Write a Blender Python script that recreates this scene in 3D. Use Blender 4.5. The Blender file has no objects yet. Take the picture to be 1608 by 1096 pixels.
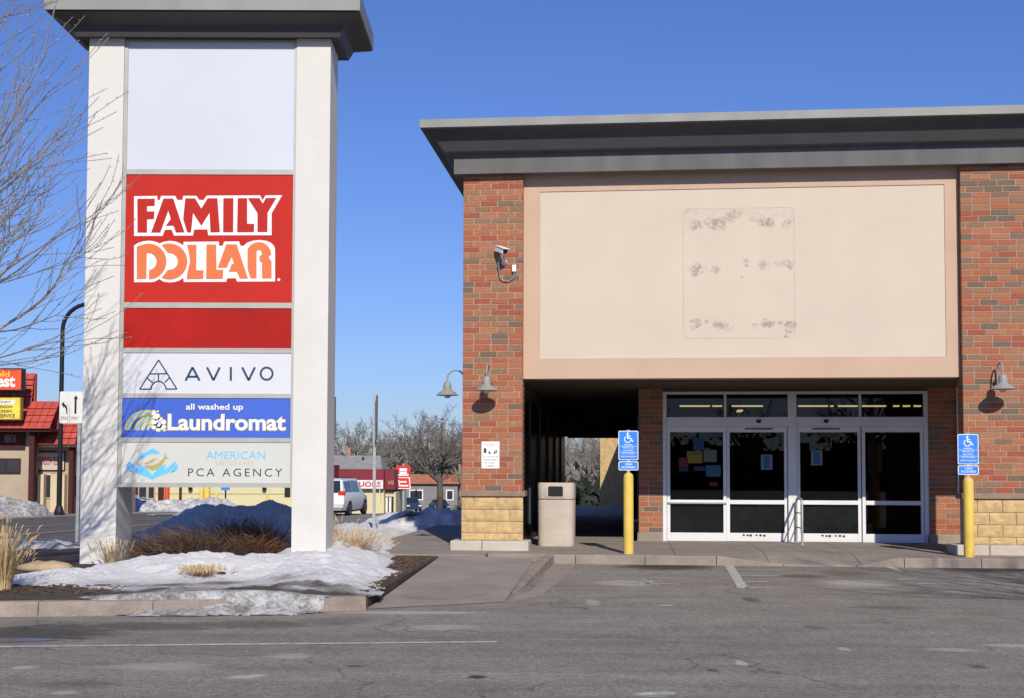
import bpy, bmesh, math, random
from mathutils import Vector, Matrix, noise

# ------------------------------------------------------------------ camera, sky, sun, exposure
scene = bpy.context.scene
COL = scene.collection
FPX, PPX, PPY, CAMH = 1950.0, 804.0, 644.0, 1.56
PITCH, ROLL = math.atan(0.0468), 0.003
cam_d = bpy.data.cameras.new("camera")
cam = bpy.data.objects.new("camera", cam_d); COL.objects.link(cam)
cam_d.sensor_width = 36.0; cam_d.lens = FPX / 1608 * 36
cam_d.shift_y = (PPY - 548) / 1608
cam_d.clip_start = 0.1; cam_d.clip_end = 6000
CAM_R = (Matrix.Rotation(math.pi / 2 + PITCH, 3, 'X') @ Matrix.Rotation(ROLL, 3, 'Z'))
cam.matrix_world = Matrix.Translation((0, 0, CAMH)) @ CAM_R.to_4x4()
scene.camera = cam

SUN_DIR = Vector((-0.171, 1.02, -0.68)).normalized()
sun_d = bpy.data.lights.new("sun", 'SUN'); sun_d.energy = 4.5; sun_d.angle = math.radians(0.53)
sun_d.color = (1.0, 0.925, 0.775)
sun = bpy.data.objects.new("sun", sun_d); COL.objects.link(sun)
sun.rotation_euler = SUN_DIR.to_track_quat('-Z', 'Y').to_euler(); sun.location = (6, -30, 25)

world = bpy.data.worlds.new("World"); scene.world = world; world.use_nodes = True
wn = world.node_tree; wn.nodes.clear()
sky = wn.nodes.new('ShaderNodeTexSky'); sky.sky_type = 'NISHITA'; sky.sun_disc = False
sky.sun_elevation = math.asin(-SUN_DIR.z); sky.sun_rotation = math.atan2(-SUN_DIR.x, -SUN_DIR.y)
sky.altitude = 250; sky.air_density = 1.25; sky.dust_density = 0.3; sky.ozone_density = 3.0
hs = wn.nodes.new('ShaderNodeVectorMath'); hs.operation = 'MULTIPLY'; hs.inputs[1].default_value = (0.70, 0.90, 1.56)   # camera white balance
bg = wn.nodes.new('ShaderNodeBackground'); bg.inputs['Strength'].default_value = 0.074
wo = wn.nodes.new('ShaderNodeOutputWorld')
wn.links.new(sky.outputs[0], hs.inputs[0]); wn.links.new(hs.outputs[0], bg.inputs[0]); wn.links.new(bg.outputs[0], wo.inputs[0])
scene.view_settings.view_transform = 'Standard'; scene.view_settings.look = 'None'
scene.view_settings.exposure = 0.0; scene.view_settings.gamma = 1.0

# ------------------------------------------------------------------ measuring helpers (sight lines of the photograph)
def ray(x, y):
    return (CAM_R @ Vector(((x - PPX) / FPX, -(y - PPY) / FPX, -1.0)))
def P(x, y, Y):
    d = ray(x, y); return Vector((0, 0, CAMH)) + d * (Y / d.y)
def G(x, y, z=0.0):
    d = ray(x, y); return Vector((0, 0, CAMH)) + d * ((z - CAMH) / d.z)
TH = math.atan(0.098); CU, SU = math.cos(TH), math.sin(TH)
FD0 = 21.6
def fac_hit(x, y, V):
    d = ray(x, y); t = (FD0 * CU + V) / (d.x * SU + d.y * CU)
    return Vector((0, 0, CAMH)) + d * t
_o = fac_hit(725.5, 790, 0); FO = Vector((_o.x, _o.y, 0))
def FU(x, y, V=0.0):
    p = fac_hit(x, y, V); r = p - FO
    return r.x * CU - r.y * SU, p.z
def fw(u, v, z=0.0):
    return Vector((FO.x + u * CU + v * SU, FO.y - u * SU + v * CU, z))
GY = [(-4000, 0), (24, 0), (34, -.2), (62, -.75), (118, -2.7), (160, -4.0), (250, -6.0), (5000, -9)]
def gz(Y):
    for (a, za), (b, zb) in zip(GY, GY[1:]):
        if Y <= b: return za + (zb - za) * (Y - a) / (b - a)
    return GY[-1][1]

# ------------------------------------------------------------------ materials
MATS = {}
def new_mat(name):
    m = bpy.data.materials.new(name); m.use_nodes = True
    nt = m.node_tree; b = nt.nodes['Principled BSDF']
    return m, nt, b
def nd(nt, typ, **kw):
    n = nt.nodes.new(typ)
    for k, v in kw.items():
        if k.startswith('i_'): n.inputs[k[2:].replace('_', ' ')].default_value = v
        else: setattr(n, k, v)
    return n
def ramp(nt, fac, stops, interp='LINEAR'):
    r = nt.nodes.new('ShaderNodeValToRGB'); r.color_ramp.interpolation = interp
    el = r.color_ramp.elements
    while len(el) < len(stops): el.new(0.5)
    for e, (p, c) in zip(el, stops): e.position = p; e.color = (*c, 1) if len(c) == 3 else c
    nt.links.new(fac, r.inputs[0]); return r
def mixc(nt, fac, a, b, mode='MIX'):
    n = nt.nodes.new('ShaderNodeMix'); n.data_type = 'RGBA'; n.blend_type = mode
    for sock, v in ((n.inputs[0], fac), (n.inputs[6], a), (n.inputs[7], b)):
        if hasattr(v, 'links') or hasattr(v, 'is_linked'): nt.links.new(v, sock)
        elif isinstance(v, (int, float)): sock.default_value = v
        else: sock.default_value = (*v, 1)
    return n.outputs[2]
def math_n(nt, op, a, b=None, c=None, clamp=False):
    n = nt.nodes.new('ShaderNodeMath'); n.operation = op; n.use_clamp = clamp
    for i, v in enumerate((a, b, c)):
        if v is None: continue
        if isinstance(v, (int, float)): n.inputs[i].default_value = v
        else: nt.links.new(v, n.inputs[i])
    return n.outputs[0]
def nz(nt, vec, scale, detail=4, rough=.55, dist=0):
    n = nd(nt, 'ShaderNodeTexNoise'); n.inputs['Scale'].default_value = scale; n.inputs['Detail'].default_value = detail
    n.inputs['Roughness'].default_value = rough; n.inputs['Distortion'].default_value = dist
    if vec is not None: nt.links.new(vec, n.inputs['Vector'])
    return n.outputs[0]
def coords(nt, which='Object', scale=None):
    t = nt.nodes.new('ShaderNodeTexCoord'); o = t.outputs[which]
    if scale:
        mp = nt.nodes.new('ShaderNodeMapping'); mp.inputs['Scale'].default_value = scale
        nt.links.new(o, mp.inputs[0]); o = mp.outputs[0]
    return o
def bump(nt, b, h, strength=.3, dist=.01):
    n = nt.nodes.new('ShaderNodeBump'); n.inputs['Strength'].default_value = strength; n.inputs['Distance'].default_value = dist
    nt.links.new(h, n.inputs['Height']); nt.links.new(n.outputs[0], b.inputs['Normal'])
def mat(name, col, rough=.7, var=.12, scale=3.0, bmp=0, bscale=80, spec=.35, metal=0, stain=None, stain_amt=.3, stretch=None):
    if name in MATS: return MATS[name]
    m, nt, b = new_mat(name); b.inputs['Roughness'].default_value = rough
    b.inputs['Specular IOR Level'].default_value = spec; b.inputs['Metallic'].default_value = metal
    v = coords(nt, 'Object', stretch)
    n1 = nz(nt, v, scale, 5)
    lo = tuple(c * (1 - var) for c in col); hi = tuple(min(1, c * (1 + var)) for c in col)
    c = ramp(nt, n1, [(.3, lo), (.7, hi)]).outputs[0]
    if stain:
        s = ramp(nt, nz(nt, v, scale * .45, 6, .65), [(.5, (0, 0, 0)), (.72, (1, 1, 1))]).outputs[0]
        c = mixc(nt, math_n(nt, 'MULTIPLY', s, stain_amt), c, stain)
    nt.links.new(c, b.inputs['Base Color'])
    if bmp: bump(nt, b, nz(nt, v, bscale, 3), bmp, .01)
    MATS[name] = m; return m
def emis(name, col, s):
    m, nt, b = new_mat(name); b.inputs['Base Color'].default_value = (*col, 1)
    b.inputs['Emission Color'].default_value = (*col, 1); b.inputs['Emission Strength'].default_value = s; return m
def glass(name, tint=(.25, .27, .28), rough=.0, refl=1.0):
    m, nt, b = new_mat(name); nt.nodes.remove(b); out = nt.nodes['Material Output']
    t = nd(nt, 'ShaderNodeBsdfTransparent'); t.inputs[0].default_value = (*tint, 1)
    g = nd(nt, 'ShaderNodeBsdfGlossy'); g.inputs['Roughness'].default_value = rough; g.inputs[0].default_value = (refl, refl, refl, 1)
    f = nd(nt, 'ShaderNodeFresnel'); f.inputs[0].default_value = 1.5
    mx = nd(nt, 'ShaderNodeMixShader'); nt.links.new(f.outputs[0], mx.inputs[0]); nt.links.new(t.outputs[0], mx.inputs[1]); nt.links.new(g.outputs[0], mx.inputs[2])
    nt.links.new(mx.outputs[0], out.inputs[0]); return m

# ------------------------------------------------------------------ mesh helpers
class MB:
    def __init__(s): s.v = []; s.f = []
    def add(s, vs, fs):
        o = len(s.v); s.v += [tuple(p) for p in vs]; s.f += [tuple(i + o for i in f) for f in fs]; return s
    def box(s, x0, x1, y0, y1, z0, z1, M=None):
        vs = [Vector(p) for p in ((x0, y0, z0), (x1, y0, z0), (x1, y1, z0), (x0, y1, z0), (x0, y0, z1), (x1, y0, z1), (x1, y1, z1), (x0, y1, z1))]
        if M: vs = [M @ p for p in vs]
        return s.add(vs, [(0, 3, 2, 1), (4, 5, 6, 7), (0, 1, 5, 4), (1, 2, 6, 5), (2, 3, 7, 6), (3, 0, 4, 7)])
    def tube(s, pts, rad, n=6, cap=True):
        pts = [Vector(p) for p in pts]
        if not isinstance(rad, (list, tuple)): rad = [rad] * len(pts)
        up = None; rings = []; o = len(s.v)
        for i, p in enumerate(pts):
            d = (pts[min(i + 1, len(pts) - 1)] - pts[max(i - 1, 0)]).normalized()
            if up is None:
                up = d.orthogonal().normalized()
            up = (up - d * up.dot(d))
            up = up.normalized() if up.length > 1e-6 else d.orthogonal().normalized()
            w = d.cross(up)
            for k in range(n):
                a = 2 * math.pi * k / n
                s.v.append(tuple(p + (up * math.cos(a) + w * math.sin(a)) * rad[i]))
        for i in range(len(pts) - 1):
            for k in range(n):
                a = o + i * n + k; b = o + i * n + (k + 1) % n
                s.f.append((a, b, b + n, a + n))
        if cap:
            s.f.append(tuple(o + k for k in range(n))[::-1]); e = o + (len(pts) - 1) * n; s.f.append(tuple(e + k for k in range(n)))
        return s
    def lathe(s, prof, n=20, c=(0, 0, 0), M=None):
        o = len(s.v)
        for r, z in prof:
            for k in range(n):
                a = 2 * math.pi * k / n; p = Vector((c[0] + r * math.cos(a), c[1] + r * math.sin(a), c[2] + z))
                s.v.append(tuple(M @ p if M else p))
        for i in range(len(prof) - 1):
            for k in range(n):
                a = o + i * n + k; b = o + i * n + (k + 1) % n; s.f.append((a, b, b + n, a + n))
        if prof[0][0] > 1e-5: s.f.append(tuple(o + k for k in range(n))[::-1])
        e = o + (len(prof) - 1) * n
        if prof[-1][0] > 1e-5: s.f.append(tuple(e + k for k in range(n)))
        return s
    def prism(s, poly, y0, y1):          # polygon in XZ pushed along Y
        n = len(poly); o = len(s.v)
        s.v += [(p[0], y0, p[1]) for p in poly] + [(p[0], y1, p[1]) for p in poly]
        s.f.append(tuple(range(o, o + n))); s.f.append(tuple(range(o + 2 * n - 1, o + n - 1, -1)))
        for i in range(n):
            j = (i + 1) % n; s.f.append((o + i, o + n + i, o + n + j, o + j))
        return s
    def hprism(s, poly, z0, z1):         # polygon in XY pushed along Z
        n = len(poly); o = len(s.v)
        s.v += [(p[0], p[1], z0) for p in poly] + [(p[0], p[1], z1) for p in poly]
        s.f.append(tuple(range(o + n - 1, o - 1, -1))); s.f.append(tuple(range(o + n, o + 2 * n)))
        for i in range(n):
            j = (i + 1) % n; s.f.append((o + i, o + j, o + n + j, o + n + i))
        return s
    def mesh(s, name, smooth=False, recalc=True):
        me = bpy.data.meshes.new(name); me.from_pydata(s.v, [], s.f)
        bm = bmesh.new(); bm.from_mesh(me)
        big = [f for f in bm.faces if len(f.verts) > 4]
        if big: bmesh.ops.triangulate(bm, faces=big)
        if recalc: bmesh.ops.recalc_face_normals(bm, faces=bm.faces)
        bm.to_mesh(me); bm.free()
        if smooth:
            for p in me.polygons: p.use_smooth = True
        me.update(); return me
    def build(s, name, m, parent=None, smooth=False, bevel=0, recalc=True, kind=None):
        me = s.mesh(name, smooth, recalc); me.materials.append(m)
        return link(name, me, parent, bevel, kind, smooth)
def link(name, me, parent=None, bevel=0, kind=None, smooth=False):
    o = bpy.data.objects.new(name, me); COL.objects.link(o)
    if parent: o.parent = parent
    if bevel:
        b = o.modifiers.new('bevel', 'BEVEL'); b.width = bevel; b.segments = 2; b.limit_method = 'ANGLE'
    if smooth and smooth != 'all':
        try: me.set_sharp_from_angle(angle=math.radians(38))
        except Exception: pass
    if kind: o['kind'] = kind
    return o
def tag(o, label, cat, group=None):
    o['label'] = label; o['category'] = cat
    if group: o['group'] = group
    return o
def thing(name, label, cat, loc=(0, 0, 0), rz=0, group=None):
    o = bpy.data.objects.new(name, None); COL.objects.link(o); o.location = loc; o.rotation_euler = (0, 0, rz)
    o.empty_display_size = .2
    return tag(o, label, cat, group)
def bx(name, m, parent, *a, bevel=0): return MB().box(*a).build(name, m, parent, bevel=bevel)
def copy_tree(o, parent=None):
    c = o.copy(); COL.objects.link(c); c.parent = parent
    for ch in list(o.children): copy_tree(ch, c)
    return c
def text_mesh(body, x0, x1, z0, z1, y, ext=.0015, off=0.0, sp=1.0):
    cu = bpy.data.curves.new('t', 'FONT'); cu.body = body; cu.size = 1; cu.offset = off; cu.space_character = sp; cu.resolution_u = 3
    to = bpy.data.objects.new('t', cu); COL.objects.link(to)
    dg = bpy.context.evaluated_depsgraph_get(); dg.update()
    me = bpy.data.meshes.new_from_object(to.evaluated_get(dg)); bpy.data.objects.remove(to); bpy.data.curves.remove(cu)
    xs = [v.co.x for v in me.vertices]; ys = [v.co.y for v in me.vertices]
    ax, bx_, ay, by = min(xs), max(xs), min(ys), max(ys)
    for v in me.vertices:
        v.co = ((v.co.x - ax) / (bx_ - ax) * (x1 - x0) + x0, y, (v.co.y - ay) / max(1e-6, by - ay) * (z1 - z0) + z0)
    return me
def text(name, body, x0, x1, z0, z1, y, m, parent, off=0.0, sp=1.0):
    me = text_mesh(body, x0, x1, z0, z1, y, off=off, sp=sp); me.materials.append(m)
    return link(name, me, parent)
def flat(poly_list, y, name, m, parent, th=.002):      # thin printed shapes facing -Y
    b = MB()
    for p in poly_list: b.prism(p, y, y + th)
    return b.build(name, m, parent)
rnd = random.Random(7)

# ------------------------------------------------------------------ special materials
def asphalt(name, base, marks=False):
    m, nt, b = new_mat(name); v = coords(nt)
    b.inputs['Roughness'].default_value = .85; b.inputs['Specular IOR Level'].default_value = .25
    fine = nz(nt, v, 55, 3, .7); med = nz(nt, v, 2.2, 6, .6); big = nz(nt, coords(nt, 'Object', (.25, 1, 1)), .5, 5, .6)
    k = ramp(nt, med, [(.3, tuple(c * .84 for c in base)), (.72, tuple(c * 1.12 for c in base))]).outputs[0]
    k = mixc(nt, 1.0, k, ramp(nt, fine, [(.28, (.45, .45, .45)), (.5, (.95, .95, .95)), (.74, (1.6, 1.6, 1.58))]).outputs[0], 'MULTIPLY')
    k = mixc(nt, 1.0, k, ramp(nt, big, [(.3, (.82, .82, .83)), (.6, (1.06, 1.05, 1.04))]).outputs[0], 'MULTIPLY')
    # oil and damp patches, drawn out along the aisle
    st = ramp(nt, nz(nt, coords(nt, 'Object', (.45, 1.5, 1)), .9, 6, .7, .4), [(.60, (0, 0, 0)), (.74, (1, 1, 1))]).outputs[0]
    k = mixc(nt, math_n(nt, 'MULTIPLY', st, .42), k, tuple(c * .35 for c in base))
    # salt and worn specks
    sp = ramp(nt, nz(nt, coords(nt, 'Object', (.6, 1.6, 1)), 7, 3, .75), [(.70, (0, 0, 0)), (.78, (1, 1, 1))]).outputs[0]
    sp2 = ramp(nt, nz(nt, v, .8, 4), [(.45, (0, 0, 0)), (.65, (1, 1, 1))]).outputs[0]
    k = mixc(nt, math_n(nt, 'MULTIPLY', math_n(nt, 'MULTIPLY', sp, sp2), .5), k, (.5, .49, .47))
    # hairline cracks
    dv = nd(nt, 'ShaderNodeTexVoronoi', feature='DISTANCE_TO_EDGE'); dv.inputs['Scale'].default_value = .33
    wv = nt.nodes.new('ShaderNodeVectorMath'); wv.operation = 'ADD'
    nn = nd(nt, 'ShaderNodeTexNoise'); nn.inputs['Scale'].default_value = 1.4; nn.inputs['Detail'].default_value = 6; nt.links.new(v, nn.inputs['Vector'])
    sc = nt.nodes.new('ShaderNodeVectorMath'); sc.operation = 'SCALE'; sc.inputs['Scale'].default_value = 1.1
    nt.links.new(nn.outputs[1], sc.inputs[0]); nt.links.new(v, wv.inputs[0]); nt.links.new(sc.outputs[0], wv.inputs[1]); nt.links.new(wv.outputs[0], dv.inputs['Vector'])
    cr = ramp(nt, dv.outputs[0], [(.0, (1, 1, 1)), (.009, (0, 0, 0))]).outputs[0]
    cm = ramp(nt, nz(nt, v, .55, 4), [(.42, (.1, .1, .1)), (.58, (1, 1, 1))]).outputs[0]
    k = mixc(nt, math_n(nt, 'MULTIPLY', math_n(nt, 'MULTIPLY', cr, cm), .75), k, tuple(c * .28 for c in base))
    tr = ramp(nt, nz(nt, coords(nt, 'Object', (.12, 2.6, 1)), 1.0, 6, .7), [(.42, (.92, .92, .92)), (.56, (1.04, 1.04, 1.03)), (.70, (1.14, 1.13, 1.12))]).outputs[0]
    k = mixc(nt, 1.0, k, tr, 'MULTIPLY')
    gr = nz(nt, v, 16, 4, .8)
    k = mixc(nt, 1.0, k, ramp(nt, gr, [(.3, (.62, .62, .62)), (.5, (.98, .98, .98)), (.72, (1.45, 1.45, 1.43))]).outputs[0], 'MULTIPLY')
    if marks:
        sx = nt.nodes.new('ShaderNodeSeparateXYZ'); nt.links.new(v, sx.inputs[0]); X, Y = sx.outputs[0], sx.outputs[1]
        wob = math_n(nt, 'MULTIPLY', math_n(nt, 'SUBTRACT', nz(nt, coords(nt, 'Object', (.7, 2.2, 1)), 4.5, 8, .8), .5), 5.0)
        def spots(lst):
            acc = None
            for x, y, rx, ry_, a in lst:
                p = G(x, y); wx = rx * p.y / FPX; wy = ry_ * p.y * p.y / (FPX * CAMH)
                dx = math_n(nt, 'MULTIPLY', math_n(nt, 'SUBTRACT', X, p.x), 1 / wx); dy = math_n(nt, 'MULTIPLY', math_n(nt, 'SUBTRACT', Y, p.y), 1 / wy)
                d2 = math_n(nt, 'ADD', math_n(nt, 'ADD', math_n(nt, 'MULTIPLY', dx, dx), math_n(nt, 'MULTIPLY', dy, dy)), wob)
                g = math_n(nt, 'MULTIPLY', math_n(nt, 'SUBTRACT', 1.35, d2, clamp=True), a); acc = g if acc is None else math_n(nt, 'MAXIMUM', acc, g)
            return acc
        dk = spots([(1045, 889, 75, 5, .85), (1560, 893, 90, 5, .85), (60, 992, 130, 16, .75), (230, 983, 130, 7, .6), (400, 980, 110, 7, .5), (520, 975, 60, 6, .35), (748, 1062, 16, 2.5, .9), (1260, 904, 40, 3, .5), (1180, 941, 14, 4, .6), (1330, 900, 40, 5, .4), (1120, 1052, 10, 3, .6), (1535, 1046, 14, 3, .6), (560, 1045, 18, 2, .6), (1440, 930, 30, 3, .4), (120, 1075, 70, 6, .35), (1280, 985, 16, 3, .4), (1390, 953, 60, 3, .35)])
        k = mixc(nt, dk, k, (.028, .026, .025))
        lt = spots([(250, 1046, 80, 7, .35), (455, 1029, 40, 4, .35), (40, 1047, 22, 3, .5), (380, 1062, 26, 3, .6), (400, 1060, 16, 2, .7), (100, 1087, 22, 3, .4), (1165, 1040, 10, 4, .6), (1325, 1018, 10, 3, .5), (1350, 915, 60, 5, .45), (1020, 1090, 30, 3, .6), (985, 915, 50, 5, .4), (1600, 1013, 60, 3, .5), (930, 945, 12, 5, .4), (700, 984, 60, 4, .3), (640, 961, 120, 2.5, .5), (1500, 1020, 40, 3, .35)])
        k = mixc(nt, lt, k, (.52, .49, .46))
    nt.links.new(k, b.inputs['Base Color'])
    bump(nt, b, fine, .55, .012)
    return m
M_ASPH = asphalt('asphalt', (.25, .227, .200), True)
M_ROAD = asphalt('road asphalt', (.13, .125, .122))
def concrete(name, base, amt=.14, stain=(.12, .10, .09)):
    m, nt, b = new_mat(name); v = coords(nt); b.inputs['Roughness'].default_value = .88; b.inputs['Specular IOR Level'].default_value = .2
    k = ramp(nt, nz(nt, v, 1.6, 6, .65), [(.3, tuple(c * (1 - amt) for c in base)), (.7, tuple(c * (1 + amt) for c in base))]).outputs[0]
    k = mixc(nt, 1.0, k, ramp(nt, nz(nt, v, 70, 3, .7), [(.3, (.78, .78, .78)), (.7, (1.18, 1.18, 1.18))]).outputs[0], 'MULTIPLY')
    s = ramp(nt, nz(nt, coords(nt, 'Object', (1, 1, 3)), .9, 7, .7), [(.55, (0, 0, 0)), (.75, (1, 1, 1))]).outputs[0]
    k = mixc(nt, math_n(nt, 'MULTIPLY', s, .4), k, stain)
    nt.links.new(k, b.inputs['Base Color']); bump(nt, b, nz(nt, v, 60, 4, .7), .35, .01)
    return m
M_CONC = concrete('walk concrete', (.285, .245, .215))
M_KERB = concrete('kerb concrete', (.275, .23, .195), .28, (.09, .08, .07))
M_PLINTH = concrete('plinth concrete', (.50, .45, .40), .12, (.22, .2, .18))
M_RAMPTEX = concrete('ramp grip', (.26, .222, .195))
def brick_mat(name, island):
    m, nt, b = new_mat(name); v = coords(nt); b.inputs['Roughness'].default_value = .9; b.inputs['Specular IOR Level'].default_value = .15
    if island: r = nd(nt, 'ShaderNodeNewGeometry').outputs['Random Per Island']
    else: r = nd(nt, 'ShaderNodeObjectInfo').outputs['Random']
    c = ramp(nt, r, [(0, (.37, .125, .066)), (.22, (.375, .15, .08)), (.40, (.335, .165, .095)), (.52, (.33, .10, .058)), (.64, (.27, .155, .095)), (.77, (.18, .128, .09)), (.86, (.22, .14, .10)), (.92, (.39, .17, .095))], 'CONSTANT').outputs[0]
    if not island:
        nn = nd(nt, 'ShaderNodeTexNoise'); nn.noise_dimensions = '4D'; nn.inputs['Scale'].default_value = 45; nn.inputs['Detail'].default_value = 5
        nt.links.new(v, nn.inputs['Vector']); nt.links.new(math_n(nt, 'MULTIPLY', r, 90), nn.inputs['W']); n1 = nn.outputs[0]
    else: n1 = nz(nt, v, 45, 5)
    c = mixc(nt, 1.0, c, ramp(nt, n1, [(.3, (.72, .72, .72)), (.7, (1.2, 1.2, 1.2))]).outputs[0], 'MULTIPLY')
    nt.links.new(c, b.inputs['Base Color']); bump(nt, b, n1, .5, .006)
    return m
M_BRICK = brick_mat('brick', False); M_BRICKI = brick_mat('brick joined', True)
M_MORTAR = mat('mortar', (.41, .335, .29), .95, .15, 6, .4, 90)
def procedural_brick(name):
    m, nt, b = new_mat(name); v = coords(nt); b.inputs['Roughness'].default_value = .9
    sx = nt.nodes.new('ShaderNodeSeparateXYZ'); cx = nt.nodes.new('ShaderNodeCombineXYZ'); nt.links.new(v, sx.inputs[0])
    nt.links.new(math_n(nt, 'ADD', sx.outputs[0], sx.outputs[1]), cx.inputs[0]); nt.links.new(sx.outputs[2], cx.inputs[1])
    t = nd(nt, 'ShaderNodeTexBrick'); nt.links.new(cx.outputs[0], t.inputs['Vector']); t.inputs['Scale'].default_value = 1
    t.inputs['Brick Width'].default_value = .305; t.inputs['Row Height'].default_value = .1016; t.inputs['Mortar Size'].default_value = .006
    t.inputs['Color1'].default_value = (.44, .15, .08, 1); t.inputs['Color2'].default_value = (.26, .15, .1, 1); t.inputs['Mortar'].default_value = (.4, .32, .27, 1)
    nt.links.new(t.outputs[0], b.inputs['Base Color']); return m
M_PBRICK = procedural_brick('far brick')
M_STONE = mat('tan split block', (.55, .38, .19), .95, .22, 7, 1.0, 22, stain=(.40, .29, .17), stain_amt=.6)
M_LEDGE = mat('ledge stone', (.27, .185, .145), .9, .15, 6, .4, 70)
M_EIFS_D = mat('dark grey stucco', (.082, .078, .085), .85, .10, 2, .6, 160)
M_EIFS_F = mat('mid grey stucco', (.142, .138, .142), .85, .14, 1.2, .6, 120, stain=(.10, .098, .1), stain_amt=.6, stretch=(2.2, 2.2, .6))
M_LIP = mat('grey metal lip', (.26, .265, .255), .5, .10, 1.2, spec=.3, stain=(.20, .20, .19), stain_amt=.5, stretch=(1.6, 1.6, .4))
M_SOFFIT = mat('brown soffit', (.10, .072, .048), .85, .1, 2)
M_PINK = mat('peach stucco', (.545, .385, .29), .9, .045, 1.2, .35, 220)
M_ALU = mat('white aluminium', (.70, .71, .74), .42, .05, 2, spec=.45)
M_BLACK = mat('black', (.012, .012, .013), .5, .2, 4)
M_DARKRUB = mat('black rubber', (.02, .02, .022), .8, .2, 4)
M_BOARD = mat('dark backing board', (.15, .155, .165), .7, .35, 2.5, stain=(.24, .24, .25))
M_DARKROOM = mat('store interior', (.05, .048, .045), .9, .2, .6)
M_GLASS = glass('door glass', (.50, .52, .53), 0.0, .5)
M_GREYLAMP = mat('grey enamel', (.29, .288, .28), .5, .08, 5, stain=(.3, .28, .25), stain_amt=.4)
M_BULB = mat('lamp globe', (.75, .62, .46), .35, .05, 5)
M_WHITE = mat('white paint', (.80, .80, .80), .5, .03, 3)
M_STEEL = mat('galvanised steel', (.36, .38, .39), .5, .18, 6, metal=.25)
M_YELLOW = mat('yellow paint', (.72, .50, .10), .55, .10, 4, .3, 40, stain=(.40, .28, .10), stain_amt=.55)
M_BLUE = mat('sign blue', (.03, .22, .78), .45, .06, 8)
M_BLACKPOLE = mat('black pole', (.012, .012, .014), .4, .1, 4)

def worn_paint(name, col, under, lo=.42, hi=.6, sc=9):
    m, nt, b = new_mat(name); v = coords(nt); b.inputs['Roughness'].default_value = .8
    w = ramp(nt, nz(nt, v, sc, 6, .75), [(lo, (0, 0, 0)), (hi, (1, 1, 1))]).outputs[0]
    c = mixc(nt, w, under, col); nt.links.new(c, b.inputs['Base Color']); return m
M_LINE = worn_paint('worn white line', (.56, .55, .52), (.25, .227, .205), .36, .62)
M_LINE2 = worn_paint('very worn white line', (.50, .48, .46), (.25, .228, .207), .38, .60, 6)
M_YLINE = worn_paint('worn yellow line', (.50, .33, .06), (.16, .14, .10), .3, .55)

def snow_mat(name, dirt):
    m, nt, b = new_mat(name); v = coords(nt); b.inputs['Roughness'].default_value = .75; b.inputs['Specular IOR Level'].default_value = .2
    at = nd(nt, 'ShaderNodeAttribute', attribute_name='dirt').outputs['Fac']
    n1 = nz(nt, v, 3.5, 7, .7); n2 = nz(nt, v, 22, 5, .75)
    d = math_n(nt, 'ADD', math_n(nt, 'MULTIPLY', at, 1.25), math_n(nt, 'MULTIPLY', math_n(nt, 'SUBTRACT', n1, .55), 1.6 * (.3 + dirt)))
    d = math_n(nt, 'ADD', d, math_n(nt, 'MULTIPLY', math_n(nt, 'SUBTRACT', n2, .52), 1.1 * (.2 + dirt)), clamp=True)
    c = ramp(nt, d, [(0, (.88, .88, .885)), (.3, (.66, .65, .645)), (.6, (.33, .315, .30)), (1, (.11, .095, .085))]).outputs[0]
    nt.links.new(c, b.inputs['Base Color'])
    bump(nt, b, math_n(nt, 'ADD', nz(nt, v, 9, 7, .8), math_n(nt, 'MULTIPLY', n2, .6)), 1.0, .06)
    return m
M_SNOW = snow_mat('snow', .18); M_SNOWD = snow_mat('dirty snow', .9)

# ------------------------------------------------------------------ GROUND, ROAD, WALKS
def sheet(xs, ys, zf, flip=False):
    b = MB(); nx = len(xs)
    for y in ys:
        for x in xs: b.v.append((x, y, zf(x, y)))
    for j in range(len(ys) - 1):
        for i in range(nx - 1):
            a = j * nx + i; b.f.append((a, a + 1, a + nx + 1, a + nx))
    return b
YS = [-3000, -200, 0, 24, 29, 34, 48, 62, 80, 100, 118, 140, 160, 200, 250, 700, 4500]
M_GROUND = mat('winter ground', (.20, .185, .165), .95, .25, .15, stain=(.42, .42, .43), stain_amt=.8)
sheet([-4000, -300, -60, -20, 0, 40, 300, 4000], YS, lambda x, y: gz(y) - .05).build('ground', M_GROUND, kind='structure', recalc=False)
lot = sheet([-40, -12, -6, 0, 6, 14, 60], [-60, 0, 10, 16, 24.0], lambda x, y: 0.0).build('parking_lot', M_ASPH, kind='structure', recalc=False)
def road_c(Y):
    pts = [(8, -14.2), (29, -13.6), (45, -13.0), (62, -11.3), (80, -9), (125, -4.5), (160, -1), (260, 8), (600, 60)]
    for (a, xa), (b, xb) in zip(pts, pts[1:]):
        if Y <= b: return xa + (xb - xa) * (Y - a) / (b - a)
    return 60
def road_w(Y): return 5.3 if Y < 62 else max(4.6, 5.3 - (Y - 62) * .03)
ry = [24.2, 26, 29, 32, 36, 40, 45, 50, 56, 62, 70, 80, 90, 100, 112, 125, 140, 160, 200, 260, 400]
rb = MB()
for Y in ry:
    c, w = road_c(Y), road_w(Y); rb.v += [(c - w, Y, gz(Y) + .0), (c, Y, gz(Y) + .04), (c + w, Y, gz(Y))]
for j in range(len(ry) - 1):
    for i in range(2): a = j * 3 + i; rb.f.append((a, a + 1, a + 4, a + 3))
road = rb.build('road', M_ROAD, kind='structure', recalc=False)
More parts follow.
